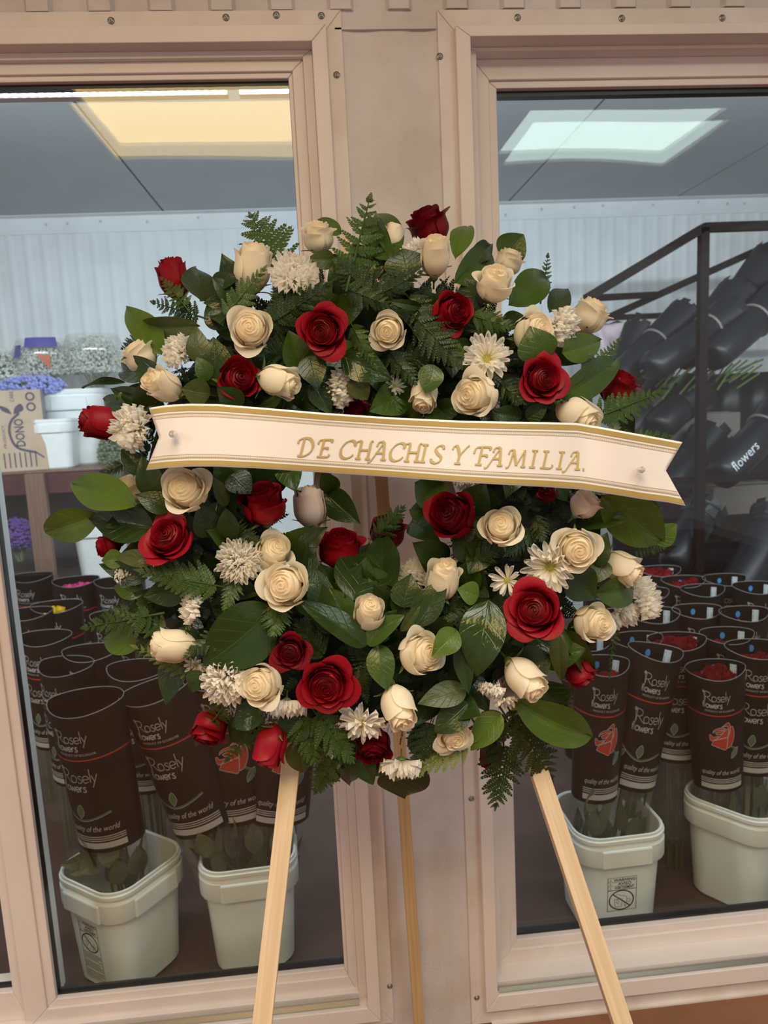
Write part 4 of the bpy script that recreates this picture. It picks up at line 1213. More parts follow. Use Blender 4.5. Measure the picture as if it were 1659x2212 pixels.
cloud('blue_flower_bunch', 'pale blue flower spray drooping behind the cardboard carton', 'flower bunch', 68, 838, SY + .18, .16, .06, .055, 520, M_BLUEFL, .012, True, False)
cloud('purple_flower_bunch', 'dark purple flowers under the back table at far left', 'flower bunch', 38, 1160, SY + .1, .09, .09, .085, 800, M_PURPLE, .012, True, False)
cloud('grey_foliage_bunch', 'grey green filler spray behind the left rim of the wreath', 'flower bunch', 245, 985, SY + .2, .07, .07, .12, 700, M_GYPSTEM, .009, True, False)

# ------------------------------------------------------------------ wreath surface
CW = atY(800, 1085, -.36)
TILT = math.radians(9)
WN = np.array([0, -math.cos(TILT), math.sin(TILT)])      # out of the wreath, to the front
WE1 = np.array([1.0, 0, 0]); WE2 = np.array([0, math.sin(TILT), math.cos(TILT)])
RMAJ, RMIN, RH = .243, .172, .115
def wsurf(u, v, dz=0.):
    """point of the wreath's rounded front under a photo position, dz lifts it to the front"""
    d = ray(u, v); h = 0
    for _ in range(8):
        t = ((CW + WN * h - CAM) @ WN) / (d @ WN); P = CAM + d * t
        q = (math.hypot((P - CW) @ WE1, (P - CW) @ WE2) - RMAJ) / RMIN
        h = .5 * h + .5 * RH * math.sqrt(max(0., 1 - q * q))
    n = unit(d)
    P = P - n * dz
    return Vector(P), float((P - CAM) @ CF) / F
def facing(u, v, dirdeg, tilt):
    d = unit(ray(u, v)); a, t = math.radians(dirdeg), math.radians(tilt)
    return Vector(-d * math.cos(t) + math.sin(t) * (math.cos(a) * CR + math.sin(a) * CU))

WR = thing('flower_wreath', 'round standing wreath of dark green leaves and ferns on the wooden easel', 'wreath', T(*CW))
WRI = T(*CW).inverted()
b = MB()
N1, N2 = 64, 16
v, f = [], []
for i in range(N1):
    a = 2 * PI * i / N1
    for k in range(N2):
        q = 2 * PI * k / N2
        rr = RMAJ + .085 * math.cos(q); hh = .045 * math.sin(q) + .005
        p = WE1 * rr * math.cos(a) + WE2 * rr * math.sin(a) + WN * hh
        v.append(p)
for i in range(N1):
    for k in range(N2):
        f.append((i * N2 + k, ((i + 1) % N1) * N2 + k, ((i + 1) % N1) * N2 + (k + 1) % N2, i * N2 + (k + 1) % N2))
put('moss_ring', mesh('moss_ring', v, f, M_FOAM), WR)

# ------------------------------------------------------------------ roses: colour, centre u, v, width, pointing, tilt, shape, lift, label
C_, K_, R_, D_ = M_CREAM, M_PINKCREAM, M_RED, M_DRED
ROSES = [
 (C_, 542, 716, 106, 110, 14, 4, .015, 'open ivory rose facing forward, left of the largest upper red rose'),
 (C_, 547, 578, 104, 85, 68, 1, .0, 'ivory rose seen from the side at the top left, above the white chrysanthemum'),
 (C_, 686, 514, 82, 95, 62, 3, -.01, 'small ivory rose at the top edge left of the tall fern'),
 (C_, 848, 512, 58, 75, 80, 0, -.02, 'slim ivory rose bud behind a leaf right of the tall fern tip'),
 (C_, 939, 556, 86, 88, 55, 0, .02, 'upright ivory rose in front of the topmost red rose'),
 (C_, 1067, 616, 94, 80, 50, 3, .025, 'upright ivory rose bud on the upper right with a smooth round cup'),
 (C_, 1098, 566, 70, 70, 72, 4, -.02, 'ivory rose peeking out behind the upright bud on the upper right'),
 (C_, 842, 712, 88, 220, 12, 5, .0, 'open ivory rose with a fern tip over its rim, right of the large red rose'),
 (C_, 610, 827, 90, -15, 68, 0, .02, 'ivory rose lying on its side above the ribbon, pointing right'),
 (C_, 356, 836, 88, 150, 45, 1, .0, 'pale ivory rose above the left end of the ribbon, half covered by a leaf'),
 (C_, 302, 772, 84, 130, 72, 4, -.015, 'ivory rose on the upper left rim behind a wet leaf'),
 (C_, 916, 860, 76, -100, 58, 1, .005, 'ivory rose bud nodding down to the ribbon, near its middle'),
 (C_, 1028, 854, 108, 180, 36, 4, .03, 'large ivory rose with a rounded right petal, just above the ribbon'),
 (C_, 1148, 722, 100, 30, 42, 4, .0, 'ivory rose behind a pointed leaf on the upper right'),
 (C_, 1272, 682, 92, 60, 72, 5, -.01, 'ivory rose on the upper right rim with a curled outer petal'),
 (C_, 1248, 898, 104, -30, 48, 1, -.005, 'ivory rose tucked behind the top edge of the ribbon on the right'),
 (C_, 405, 1062, 112, 140, 24, 4, .012, 'open ivory rose just under the left part of the ribbon'),
 (C_, 277, 1058, 80, 120, 72, 4, -.055, 'ivory rose behind the leaves on the left rim below the ribbon'),
 (K_, 668, 1092, 92, 100, 80, 1, -.03, 'shaded blush rose hanging at the left of the wreath hole'),
 (C_, 1083, 1142, 98, 95, 20, 5, .02, 'round ivory rose right of the red rose beside the wreath hole'),
 (K_, 1264, 1088, 76, 48, 78, 4, -.01, 'ivory rose in side view under the right part of the ribbon'),
 (C_, 1243, 1182, 106, -45, 14, 4, .02, 'open ivory rose with a tight spiral right of the broad chrysanthemum'),
 (C_, 1342, 1226, 86, -25, 60, 1, -.01, 'ivory rose on the right rim above the pair of side-facing chrysanthemums'),
 (C_, 1276, 1346, 96, 0, 38, 4, .0, 'ivory rose on the right, below a leaf and beside the lower red rose'),
 (C_, 590, 1194, 96, 60, 38, 4, .0, 'ivory rose right of the flat round chrysanthemum, upper of a touching pair'),
 (C_, 624, 1264, 116, 180, 18, 5, .025, 'large ivory rose, lower of the touching pair left of the hole'),
 (C_, 797, 1324, 88, 78, 32, 1, .02, 'ivory rose centred below the wreath hole'),
 (C_, 958, 1247, 94, 80, 60, 0, .015, 'upright ivory rose right of the big leaves under the hole'),
 (C_, 908, 1412, 108, 10, 40, 4, .012, 'ivory rose with dewdrops behind a bright green leaf, lower middle'),
 (C_, 372, 1394, 92, 178, 72, 0, .01, 'ivory rose pointing left on the lower left rim'),
 (C_, 570, 1478, 104, 190, 24, 4, .018, 'ivory rose touching the many-petalled chrysanthemum, lower left'),
 (C_, 860, 1526, 96, -72, 52, 1, .02, 'tall ivory rose tilted down near the bottom middle'),
 (C_, 1132, 1464, 98, -48, 56, 0, .02, 'ivory rose pointing down right on the lower right'),
 (C_, 978, 1586, 96, -60, 38, 7, .0, 'ruffled white rose near the bottom right of the middle'),
 (R_, 376, 600, 84, 105, 72, 1, -.01, 'red rose bud at the top left edge against the cold room'),
 (R_, 700, 716, 116, 170, 10, 7, .025, 'largest red rose of the upper wreath, open to the front'),
 (D_, 925, 492, 104, 110, 64, 5, -.025, 'red rose at the very top behind an ivory rose'),
 (R_, 972, 676, 96, 20, 34, 4, .005, 'red rose with a folded left petal, upper right of the middle'),
 (R_, 510, 825, 104, 50, 28, 5, .005, 'red rose above the ribbon left of the ivory rose lying on its side'),
 (R_, 1167, 820, 116, 20, 24, 8, .015, 'open red rose on the right above the ribbon'),
 (R_, 1334, 836, 92, 60, 68, 4, -.02, 'red rose behind a fern on the right rim above the ribbon'),
 (R_, 222, 915, 92, 170, 66, 1, -.01, 'red rose bud at the left rim beside a chrysanthemum'),
 (R_, 767, 892, 62, 80, 40, 4, -.035, 'red rose peeping over the ribbon near its middle'),
 (R_, 568, 1084, 112, 100, 62, 4, -.005, 'red rose under the ribbon left of the blush rose'),
 (R_, 368, 1164, 128, 140, 36, 7, .02, 'bright red rose with flared petals on the left, below the ribbon'),
 (R_, 736, 1180, 108, 88, 66, 5, .0, 'red rose with a scalloped top under the wreath hole'),
 (D_, 838, 1146, 92, 80, 70, 4, -.02, 'dark red rose behind a small fern in the wreath hole'),
 (R_, 978, 1114, 118, 150, 32, 4, .01, 'red rose with dewdrops right of the wreath hole'),
 (R_, 1158, 1320, 136, 150, 8, 6, .03, 'widest red rose, flat open on the right of the lower wreath'),
 (D_, 628, 1406, 90, 250, 14, 7, .012, 'small dark red rose touching the lower large red rose'),
 (R_, 706, 1474, 132, 260, 22, 8, .03, 'large red rose with long lower petals, lower middle left'),
 (R_, 455, 1570, 92, 250, 62, 4, -.01, 'red rose behind a fern at the lower left edge'),
 (R_, 586, 1612, 88, 255, 78, 0, .012, 'closed red rose hanging upside down at the bottom left'),
 (R_, 1250, 1454, 76, -60, 74, 3, -.015, 'red rose on the lower right rim behind long leaves'),
 (R_, 1060, 1628, 66, -100, 76, 1, -.015, 'red rose hanging at the bottom right above the dark fern'),
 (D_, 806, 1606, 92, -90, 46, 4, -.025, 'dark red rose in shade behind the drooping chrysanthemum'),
 (R_, 234, 1180, 62, 190, 66, 4, -.03, 'red rose almost hidden behind leaves on the left rim'),
 (D_, 1182, 1066, 46, 100, 50, 3, -.045, 'dark red rose almost hidden under the ribbon on the right'),
]
for i, (m, u, v, w, dr, tl, ki, dz, lab) in enumerate(ROSES):
    P, mp = wsurf(u, v, dz); ax = facing(u, v, dr, tl)
    rv = {'bud': 1.0, 'mid': 1.16, 'open': 1.42}[ROSE_KINDS[ki][0]]
    hh = {'bud': 1.12, 'mid': 1.0, 'open': .85}[ROSE_KINDS[ki][0]]
    s = w * mp / (2 * rv)
    rose(lab, P - ax * s * hh * math.sin(math.radians(tl)) * 1.0 - ax * s * .6 * math.cos(math.radians(tl)), ax, s, ki, m, i * 1.7, 'ivory roses in the wreath' if m in (C_, K_) else 'red roses in the wreath')

# ------------------------------------------------------------------ chrysanthemums
MUMS = [
 (634, 592, 114, 90, 34, 'pom', .02, 'white chrysanthemum at the top left under an ivory rose'),
 (382, 757, 84, 150, 42, 'pom', .0, 'creamy chrysanthemum on the upper left between leaves'),
 (891, 535, 58, 120, 60, 'pom', -.01, 'small white chrysanthemum beside the upright ivory rose at the top'),
 (738, 838, 92, 0, 52, 'pom', -.005, 'white chrysanthemum half turned right, above the middle of the ribbon'),
 (852, 834, 50, 30, 40, 'thin', -.02, 'tiny wilted white chrysanthemum above the middle of the ribbon'),
 (1052, 774, 112, 80, 22, 'daisy', .02, 'white chrysanthemum with a yellow eye above the large ivory rose'),
 (1217, 706, 92, -10, 48, 'pom', .012, 'white chrysanthemum between two ivory roses on the upper right'),
 (284, 924, 112, 170, 36, 'pom', .02, 'full white chrysanthemum at the left tip of the ribbon'),
 (515, 1213, 112, 60, 12, 'pom', .012, 'flat round white chrysanthemum facing forward, left of the ivory pair'),
 (274, 1249, 62, 250, 52, 'pom', -.02, 'white chrysanthemum peeking out on the left rim below the leaves'),
 (415, 1308, 84, 170, 56, 'pom', .0, 'white chrysanthemum in side view above the left-pointing ivory rose'),
 (886, 1248, 92, 150, 40, 'pom', -.02, 'white chrysanthemum behind the upright ivory rose near the hole'),
 (1188, 1224, 122, 250, 12, 'daisy', .012, 'broad white chrysanthemum with a green eye on the right'),
 (1095, 1254, 78, 200, 18, 'thin', .005, 'small white chrysanthemum with few petals above the widest red rose'),
 (1394, 1292, 104, 15, 58, 'pom', .0, 'white chrysanthemum farthest right, seen from the side'),
 (1344, 1330, 90, -60, 58, 'pom', -.005, 'white chrysanthemum drooping beside the farthest right one'),
 (486, 1474, 116, 255, 28, 'pom', .012, 'many-petalled white chrysanthemum on the lower left'),
 (618, 1526, 96, 265, 68, 'pom', -.005, 'white chrysanthemum bent down left of the large lower red rose'),
 (780, 1566, 104, 258, 48, 'droop', .01, 'drooping white chrysanthemum with a dull eye near the bottom middle'),
 (866, 1655, 100, 268, 76, 'pom', .0, 'white chrysanthemum hanging face down at the very bottom'),
 (1062, 1490, 64, 255, 62, 'pom', .0, 'white chrysanthemum under the ivory rose on the lower right'),
 (1090, 1512, 56, 285, 62, 'thin', .0, 'tiny white chrysanthemum at the edge of the lower right cluster'),
 (424, 1436, 54, 240, 40, 'thin', -.01, 'white chrysanthemum petals behind the big glossy leaf on the lower left'),
 (1318, 912, 56, 10, 50, 'thin', -.03, 'small white chrysanthemum at the right behind the ribbon top edge'),
 (1008, 1040, 60, 260, 50, 'pom', -.03, 'white chrysanthemum hidden under the middle of the ribbon'),
]
for i, (u, v, w, dr, tl, kd, dz, lab) in enumerate(MUMS):
    P, mp = wsurf(u, v, dz); ax = facing(u, v, dr, tl)
    s = w * mp / 2.15
    mum(lab, P - ax * s * (.30 if kd == 'pom' else .12), ax, s, kd, i * .77 + .3, 'white chrysanthemums in the wreath')

# ------------------------------------------------------------------ leaves of the wreath: base u, v, tip u, v, width, colour, lift, roll
LV = [
 (350, 765, 270, 657, 62, 2, -.01, 10), (432, 705, 293, 700, 48, 3, .005, -15), (432, 650, 425, 573, 78, 0, -.005, 20), (455, 612, 522, 600, 36, 0, .005, -20),
 (432, 785, 424, 703, 48, 3, .01, 5), (470, 835, 460, 727, 74, 0, .0, -10), (450, 822, 424, 770, 38, 1, .01, 10), (455, 850, 393, 840, 56, 3, .02, -10),
 (355, 805, 250, 800, 56, 4, .01, 10), (270, 825, 172, 836, 16, 0, -.01, 30), (340, 878, 236, 838, 46, 0, .0, -15), (270, 880, 220, 862, 36, 0, .005, 0),
 (522, 880, 468, 836, 50, 0, .03, -10), (655, 802, 624, 714, 60, 1, .0, 10), (668, 768, 688, 842, 58, 0, .02, 0), (676, 825, 716, 897, 46, 0, .012, 0),
 (556, 888, 612, 852, 28, 1, .02, 30), (840, 565, 797, 462, 58, 1, .0, -15), (850, 562, 815, 448, 62, 1, -.01, 20), (738, 506, 685, 472, 30, 2, -.01, 0),
 (722, 560, 662, 560, 38, 3, .01, 0), (880, 596, 868, 536, 84, 0, .008, 0), (984, 560, 1010, 481, 48, 2, -.01, -10), (982, 612, 1066, 542, 78, 1, -.005, 10),
 (1018, 562, 1066, 524, 42, 0, -.015, 0), (1086, 560, 1132, 506, 66, 1, -.03, 0), (1098, 660, 1186, 584, 72, 1, .0, 0), (1188, 675, 1227, 621, 50, 0, -.015, 0),
 (1085, 690, 1142, 690, 38, 0, .0, 10), (982, 742, 1003, 800, 26, 2, .01, 0), (738, 768, 849, 820, 70, 4, .012, -10), (762, 812, 793, 864, 48, 3, .01, 10),
 (938, 788, 919, 850, 52, 1, .025, 0), (912, 664, 838, 650, 20, 0, .01, 0), (1168, 782, 1144, 704, 80, 1, .03, 0), (1212, 762, 1302, 733, 62, 2, .012, 0),
 (1202, 862, 1344, 770, 72, 1, .012, 15), (1128, 902, 1062, 890, 42, 0, .0, 0), (1138, 906, 1186, 868, 36, 0, .01, 0), (1312, 888, 1374, 940, 52, 0, -.01, 0),
 (938, 892, 1004, 868, 46, 0, -.005, 0), (296, 1094, 148, 1041, 80, 2, .03, 10), (218, 1110, 89, 1153, 72, 2, -.01, -10), (335, 1142, 188, 1120, 82, 0, .0, 5),
 (268, 1205, 218, 1212, 40, 2, .0, 0), (338, 1212, 246, 1202, 36, 3, .012, 10), (318, 1250, 212, 1218, 46, 0, .0, -10), (370, 1100, 291, 1068, 48, 0, .015, 15),
 (332, 1072, 306, 985, 54, 0, .012, 0), (312, 1024, 262, 970, 46, 0, .0, 10), (490, 1092, 458, 1028, 34, 3, .005, 30), (498, 1025, 544, 1068, 58, 0, .0, -20),
 (452, 1162, 430, 1086, 58, 0, -.005, 15), (498, 1165, 488, 1098, 44, 0, .0, -10), (402, 1272, 308, 1290, 60, 4, .0, -10), (312, 1280, 244, 1268, 46, 1, -.01, 10),
 (302, 1392, 217, 1382, 54, 2, -.015, 0), (590, 1312, 438, 1442, 128, 4, .02, -12), (432, 1448, 414, 1497, 42, 0, .02, 10), (658, 1272, 672, 1158, 44, 0, .0, 35),
 (765, 1296, 797, 1170, 118, 0, .012, 5), (832, 1296, 824, 1144, 82, 0, .0, -15), (868, 1312, 888, 1238, 62, 0, .004, 0), (790, 1396, 642, 1294, 62, 0, .022, 30),
 (742, 1348, 664, 1318, 56, 4, .0, -10), (790, 1392, 872, 1328, 48, 1, .022, -25), (866, 1364, 917, 1292, 28, 3, .018, 30), (898, 1352, 967, 1243, 62, 0, .022, -15),
 (1034, 1288, 988, 1272, 48, 2, .012, 10), (1055, 1296, 1028, 1462, 92, 4, .025, 8), (988, 1362, 934, 1418, 54, 2, .04, -10), (818, 1392, 836, 1492, 58, 1, .02, 10),
 (968, 1092, 893, 1042, 68, 1, -.005, 0), (960, 1112, 882, 1100, 56, 1, -.012, 0), (890, 1122, 950, 1172, 52, 4, -.002, 0), (700, 1062, 778, 1132, 62, 0, -.03, 10),
 (718, 1062, 700, 1018, 42, 1, -.03, 0), (1298, 1068, 1438, 1174, 104, 2, .025, 5), (1362, 1072, 1424, 1128, 54, 1, .0, 0), (1412, 1172, 1462, 1130, 48, 2, -.01, 0),
 (1278, 1222, 1312, 1150, 48, 0, .01, 0), (1306, 1212, 1284, 1262, 44, 3, .012, 0), (1284, 1282, 1378, 1268, 66, 1, .012, 10), (1232, 1236, 1288, 1296, 76, 0, .015, -10),
 (1208, 1368, 1212, 1476, 38, 3, .022, 10), (1220, 1358, 1276, 1470, 44, 1, .015, -20), (1108, 1512, 1290, 1598, 86, 2, .015, 10), (1158, 1478, 1242, 1548, 74, 0, .0, 0),
 (1082, 1540, 1016, 1622, 58, 2, .012, 10), (1012, 1518, 938, 1584, 62, 0, .015, -10), (1006, 1488, 902, 1520, 54, 3, .01, 15), (1000, 1388, 1012, 1500, 44, 0, .015, 20),
 (872, 1640, 876, 1728, 108, 0, -.02, 0), (1128, 1442, 1192, 1418, 74, 0, .0, 0), (640, 1598, 656, 1672, 58, 3, .0, 0), (722, 1638, 698, 1694, 54, 0, -.01, 0),
 (748, 1618, 757, 1700, 48, 0, -.015, 0), (572, 1526, 498, 1570, 56, 4, .005, 10), (832, 1648, 786, 1668, 40, 0, -.015, 0), (1250, 1330, 1270, 1400, 60, 0, -.02, 0),
]
def leaf_at(bu, bv, tu, tv, w, col, dz, roll, var, m2=None):
    P0, mp = wsurf(bu, bv, dz - .012); P1, _ = wsurf(tu, tv, dz + .004)
    y = P1 - P0; L_ = y.length; y.normalize()
    vd = Vector(-unit(ray((bu + tu) / 2, (bv + tv) / 2)))
    z = (vd - y * vd.dot(y)).normalized()
    z = Matrix.Rotation(math.radians(roll), 3, y) @ z
    x = y.cross(z)
    wm = w * mp * 1.06
    return put('leaf', LEAFS[(col, var % 4)], WR, WRI @ frame_mat(x * wm, y * L_, z * L_, P0))
for i, q in enumerate(LV): leaf_at(*q, i)
for q in [(802, 612, 762, 522, 84, 0, -.03, 0), (655, 1545, 606, 1604, 72, 0, .0, 0), (692, 1560, 662, 1656, 66, 1, -.004, 0), (545, 1545, 500, 1606, 62, 0, -.01, 0), (768, 1566, 800, 1650, 66, 0, -.025, 0), (905, 1562, 934, 1642, 74, 0, -.02, 0), (1040, 1540, 1090, 1600, 66, 0, -.01, 0), (762, 628, 716, 560, 76, 1, -.03, 0), (505, 702, 452, 640, 84, 0, -.02, 0), (1030, 665, 1004, 600, 80, 0, -.02, 0), (640, 660, 590, 640, 70, 0, -.02, 0), (820, 600, 870, 560, 70, 0, -.03, 0), (722, 1332, 764, 1236, 74, 0, -.012, 0), (700, 1322, 682, 1226, 62, 0, -.01, 10), (860, 1335, 902, 1252, 62, 0, -.01, 0), (1032, 1214, 985, 1130, 74, 0, -.008, 0), (756, 1348, 712, 1270, 60, 1, -.004, -10),
          (900, 1320, 850, 1262, 60, 0, -.014, 0), (1010, 1110, 1048, 1040, 70, 0, -.015, 0), (690, 1120, 640, 1060, 60, 0, -.03, 0), (680, 1190, 620, 1150, 60, 0, -.02, 0), (1052, 1180, 1012, 1240, 56, 0, -.01, 0)]: leaf_at(*q, int(q[0]))
def to_px(P):
    d = np.array(P) - CAM; z = d @ CF
    return W / 2 + F * (d @ CR) / z, H / 2 - F * (d @ CU) / z
FLW = [(q[1], q[2], q[3]) for q in ROSES] + [(q[0], q[1], q[2]) for q in MUMS]
rnd = random.Random(99); nf = 0
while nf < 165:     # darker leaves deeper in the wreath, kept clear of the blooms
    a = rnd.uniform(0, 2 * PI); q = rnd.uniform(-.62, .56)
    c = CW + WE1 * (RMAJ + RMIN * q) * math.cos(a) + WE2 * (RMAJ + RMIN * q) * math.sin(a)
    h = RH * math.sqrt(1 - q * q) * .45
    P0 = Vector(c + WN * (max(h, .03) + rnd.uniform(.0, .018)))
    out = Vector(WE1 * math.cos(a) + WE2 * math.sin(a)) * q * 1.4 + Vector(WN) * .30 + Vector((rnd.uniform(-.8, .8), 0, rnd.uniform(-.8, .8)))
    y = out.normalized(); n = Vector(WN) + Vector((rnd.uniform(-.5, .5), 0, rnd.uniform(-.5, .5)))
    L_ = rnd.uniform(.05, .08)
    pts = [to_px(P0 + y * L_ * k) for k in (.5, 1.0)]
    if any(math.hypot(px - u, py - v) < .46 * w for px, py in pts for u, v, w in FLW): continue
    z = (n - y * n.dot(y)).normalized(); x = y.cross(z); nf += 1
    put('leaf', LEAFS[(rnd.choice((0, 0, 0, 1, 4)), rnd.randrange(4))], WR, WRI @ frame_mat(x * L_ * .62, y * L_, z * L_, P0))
fillers = MB()
for k in range(1500):    # small fern tips that hide the moss ring
    a = rnd.uniform(0, 2 * PI); ph = rnd.uniform(-.25, PI + .25)
    rr = RMAJ + .088 * math.cos(ph)
    er = Vector(WE1 * math.cos(a) + WE2 * math.sin(a)); n = er * math.cos(ph) + Vector(WN) * math.sin(ph)
    P0 = Vector(CW) + er * rr + Vector(WN) * (.048 * math.sin(ph) + .002)
    y = (n * .55 + Vector((rnd.gauss(0, 1), rnd.gauss(0, .5), rnd.gauss(0, 1)))).normalized(); z = (n - y * n.dot(y)).normalized(); x = y.cross(z)
    L_ = rnd.uniform(.022, .04); M = WRI @ frame_mat(x * L_, y * L_, z * L_, P0); me = PINNA[(0, k % 3)]
    fillers.add([M @ p.co for p in me.vertices], [tuple(g.vertices) for g in me.polygons])
tag(put('fern_filling', mesh('fern_filling', fillers.v, fillers.f, M_FERN[0], False), WR), kind='stuff')

# ------------------------------------------------------------------ ferns: base, tip, full width, colour, lift, roll
FN = [
 (605, 575, 540, 462, 150, 1, .0, 10), (755, 602, 800, 424, 122, 1, .02, 0), (800, 645, 912, 586, 76, 0, .015, 10), (745, 622, 852, 664, 70, 0, .02, 0),
 (488, 684, 572, 578, 74, 1, .012, -10), (578, 704, 712, 612, 92, 0, .01, 10), (432, 684, 328, 652, 70, 0, .0, 0), (402, 664, 348, 600, 56, 1, .012, 10),
 (312, 732, 262, 754, 46, 0, -.01, 0), (898, 686, 1004, 792, 108, 0, .012, 0), (1018, 682, 1108, 706, 70, 1, .01, 0), (760, 702, 812, 794, 52, 1, .022, 20),
 (850, 852, 856, 910, 50, 1, .0, 0), (1078, 826, 1134, 872, 54, 0, .01, 0), (1170, 642, 1184, 550, 40, 0, -.02, 10), (1286, 902, 1432, 846, 84, 1, .01, 0),
 (1282, 806, 1338, 732, 52, 1, -.01, 0), (1368, 962, 1452, 942, 66, 1, .0, 0), (472, 1266, 298, 1232, 96, 1, .022, 0), (508, 1252, 486, 1324, 54, 1, .018, 10),
 (600, 1298, 592, 1372, 84, 1, .018, 0), (332, 1328, 180, 1356, 88, 1, .0, 0), (420, 1452, 288, 1396, 58, 2, -.012, 0), (482, 1366, 398, 1420, 56, 0, .02, 10),
 (482, 1528, 424, 1608, 66, 1, .015, 0), (562, 1558, 488, 1644, 66, 1, .005, 0), (680, 1538, 762, 1644, 104, 1, .008, 0), (720, 1638, 680, 1714, 86, 1, .0, 0),
 (1012, 1608, 858, 1682, 78, 2, .015, 20), (1088, 1606, 1070, 1745, 118, 0, .0, 0), (1110, 1548, 1192, 1684, 140, 0, .0, 0), (1088, 1540, 1142, 1624, 70, 0, .004, 0),
 (1156, 1112, 1172, 1168, 60, 0, .0, 0), (812, 1162, 872, 1094, 72, 1, .015, 0), (1330, 1358, 1316, 1462, 26, 1, .0, 30), (1368, 1188, 1436, 1184, 40, 1, -.01, 10),
 (266, 1002, 228, 1020, 36, 0, -.01, 0), (1032, 1330, 962, 1336, 56, 0, .01, 0), (690, 640, 560, 690, 80, 0, .0, 0), (840, 760, 900, 830, 70, 0, .0, 0),
 (800, 640, 730, 560, 90, 0, .012, 0), (1040, 720, 1000, 640, 60, 0, .0, 0), (640, 700, 590, 620, 80, 0, .0, 0), (880, 640, 960, 740, 80, 0, .0, 0),
 (650, 1548, 684, 1650, 96, 1, .004, 0), (604, 1560, 566, 1652, 76, 1, -.012, 0), (930, 1560, 896, 1650, 86, 0, -.012, 0), (1024, 1560, 1066, 1636, 84, 0, -.012, 0), (1200, 1490, 1224, 1572, 66, 0, -.012, 0), (770, 1570, 740, 1660, 84, 0, -.015, 0), (700, 1420, 640, 1340, 90, 0, -.01, 0), (820, 1440, 760, 1380, 90, 0, -.01, 0), (1000, 1220, 1080, 1180, 90, 0, -.01, 0), (640, 770, 560, 760, 90, 0, -.01, 0), (860, 790, 930, 760, 90, 0, -.012, 0), (480, 1150, 560, 1170, 80, 0, -.012, 0), (560, 1380, 520, 1310, 80, 0, -.015, 0), (1180, 1180, 1240, 1270, 80, 0, -.012, 0), (1000, 820, 1080, 850, 80, 0, -.012, 0), (960, 1330, 1010, 1290, 80, 0, -.01, 0), (330, 1300, 220, 1330, 60, 0, -.01, 0), (360, 1360, 250, 1320, 66, 1, -.01, 0), (740, 1500, 800, 1440, 60, 0, -.005, 0), (1150, 1140, 1090, 1200, 70, 0, .0, 0),
]
def fern(bu, bv, tu, tv, w, col, dz, roll, i):
    P0, mp = wsurf(bu, bv, dz - .008); P1, _ = wsurf(tu, tv, dz + .008)
    y = P1 - P0; L_ = y.length; y.normalize()
    vd = Vector(-unit(ray((bu + tu) / 2, (bv + tv) / 2))); z = (vd - y * vd.dot(y)).normalized()
    z = Matrix.Rotation(math.radians(roll), 3, y) @ z; x = y.cross(z)
    fr = put('fern_frond', RACHIS[col], WR, WRI @ frame_mat(x * L_, y * L_, z * L_, P0))
    hw = w * mp / 2 / L_; r = random.Random(i * 3 + 1)
    n = 9 if w < 80 else 11 if w < 112 else 9
    nx = .92 if w < 112 else .70
    joined = MB(); single = i in BIGF
    for k in range(n):
        t = .06 + .86 * k / (n - 1)
        sh = (1 - t) ** .62 * min(1, .72 + t * 1.6) * 1.28
        for sd in (-1, 1):
            l = hw * sh * r.uniform(.9, 1.08) + .015
            a = math.radians(58 - 26 * t + r.uniform(-6, 6)) * -sd
            zc = .03 * math.sin(PI * t) - .002
            M = T(0, t + .012 * sd, zc) @ RZ(a) @ RX(r.uniform(-.22, .12)) @ RY(r.uniform(-.35, .35) + .15 * sd) @ SCL(min(l * nx, .24), l, l)
            me = PINNA[(col, r.randrange(3))]
            if single: put('pinna', me, fr, M)
            else: joined.add([M @ p.co for p in me.vertices], [tuple(q.vertices) for q in me.polygons])
    k_ = SCL(.10, .10, .10)
    M = T(0, .93, -.01) @ SCL(.12, .14, .14)
    me = PINNA[(col, 0)]
    if single: put('pinna', me, fr, M)
    else:
        joined.add([M @ p.co for p in me.vertices], [tuple(q.vertices) for q in me.polygons])
        tag(put('pinnae', mesh('pinnae', joined.v, joined.f, M_FERN[col], False), fr), kind='stuff')
BIGF = set(sorted(range(len(FN)), key=lambda i: -FN[i][4])[:13])
for i, q in enumerate(FN): fern(*q, i)

# ------------------------------------------------------------------ easel of pine laths
ea = thing('wooden_easel', 'plain pine tripod easel carrying the wreath', 'easel', None)
AP = Vector(atY(769, 520, -.115))
ea.matrix_basis = T(AP.x, AP.y + .1, 0); EI = ea.matrix_basis.inverted()
def lath(p_low, top, w, th, m, ext=0.):
    p_low, top = Vector(p_low), Vector(top)
    d = (p_low - top); foot = top + d * ((0 - top.z) / d.z)
    z = (top - foot).normalized(); x = Vector((1, 0, 0)); x = (x - z * x.dot(z)).normalized(); y = z.cross(x); L_ = (top - foot).length + ext
    b = MB().box(-w / 2, w / 2, -th / 2, th / 2, 0, L_, bev=.0012)
    me = b.me('leg', m)
    return put('leg', me, ea, EI @ frame_mat(x, y, z, foot))
pl = atY(567, 2205, -.56); pr = atY(1342, 2205, -.56)
lath(pl, AP + Vector((-.012, 0, 0)), .0262, .018, M_PINE)
lg = lath(pr, AP + Vector((.012, 0, 0)), .0262, .018, M_PINE)
b1 = Vector(atY(905, 2205, -.035)); t1 = Vector(atY(811, 860, -.135))
lath(b1, t1, .0235, .018, M_PINE_OLD, .25)
b = MB(); b.tube([(-.022, 0, 0), (.022, 0, 0)], .004, 8)
put('bolt', b.me('bolt', M_STEEL, True), ea, EI @ T(AP.x, AP.y, AP.z - .05))

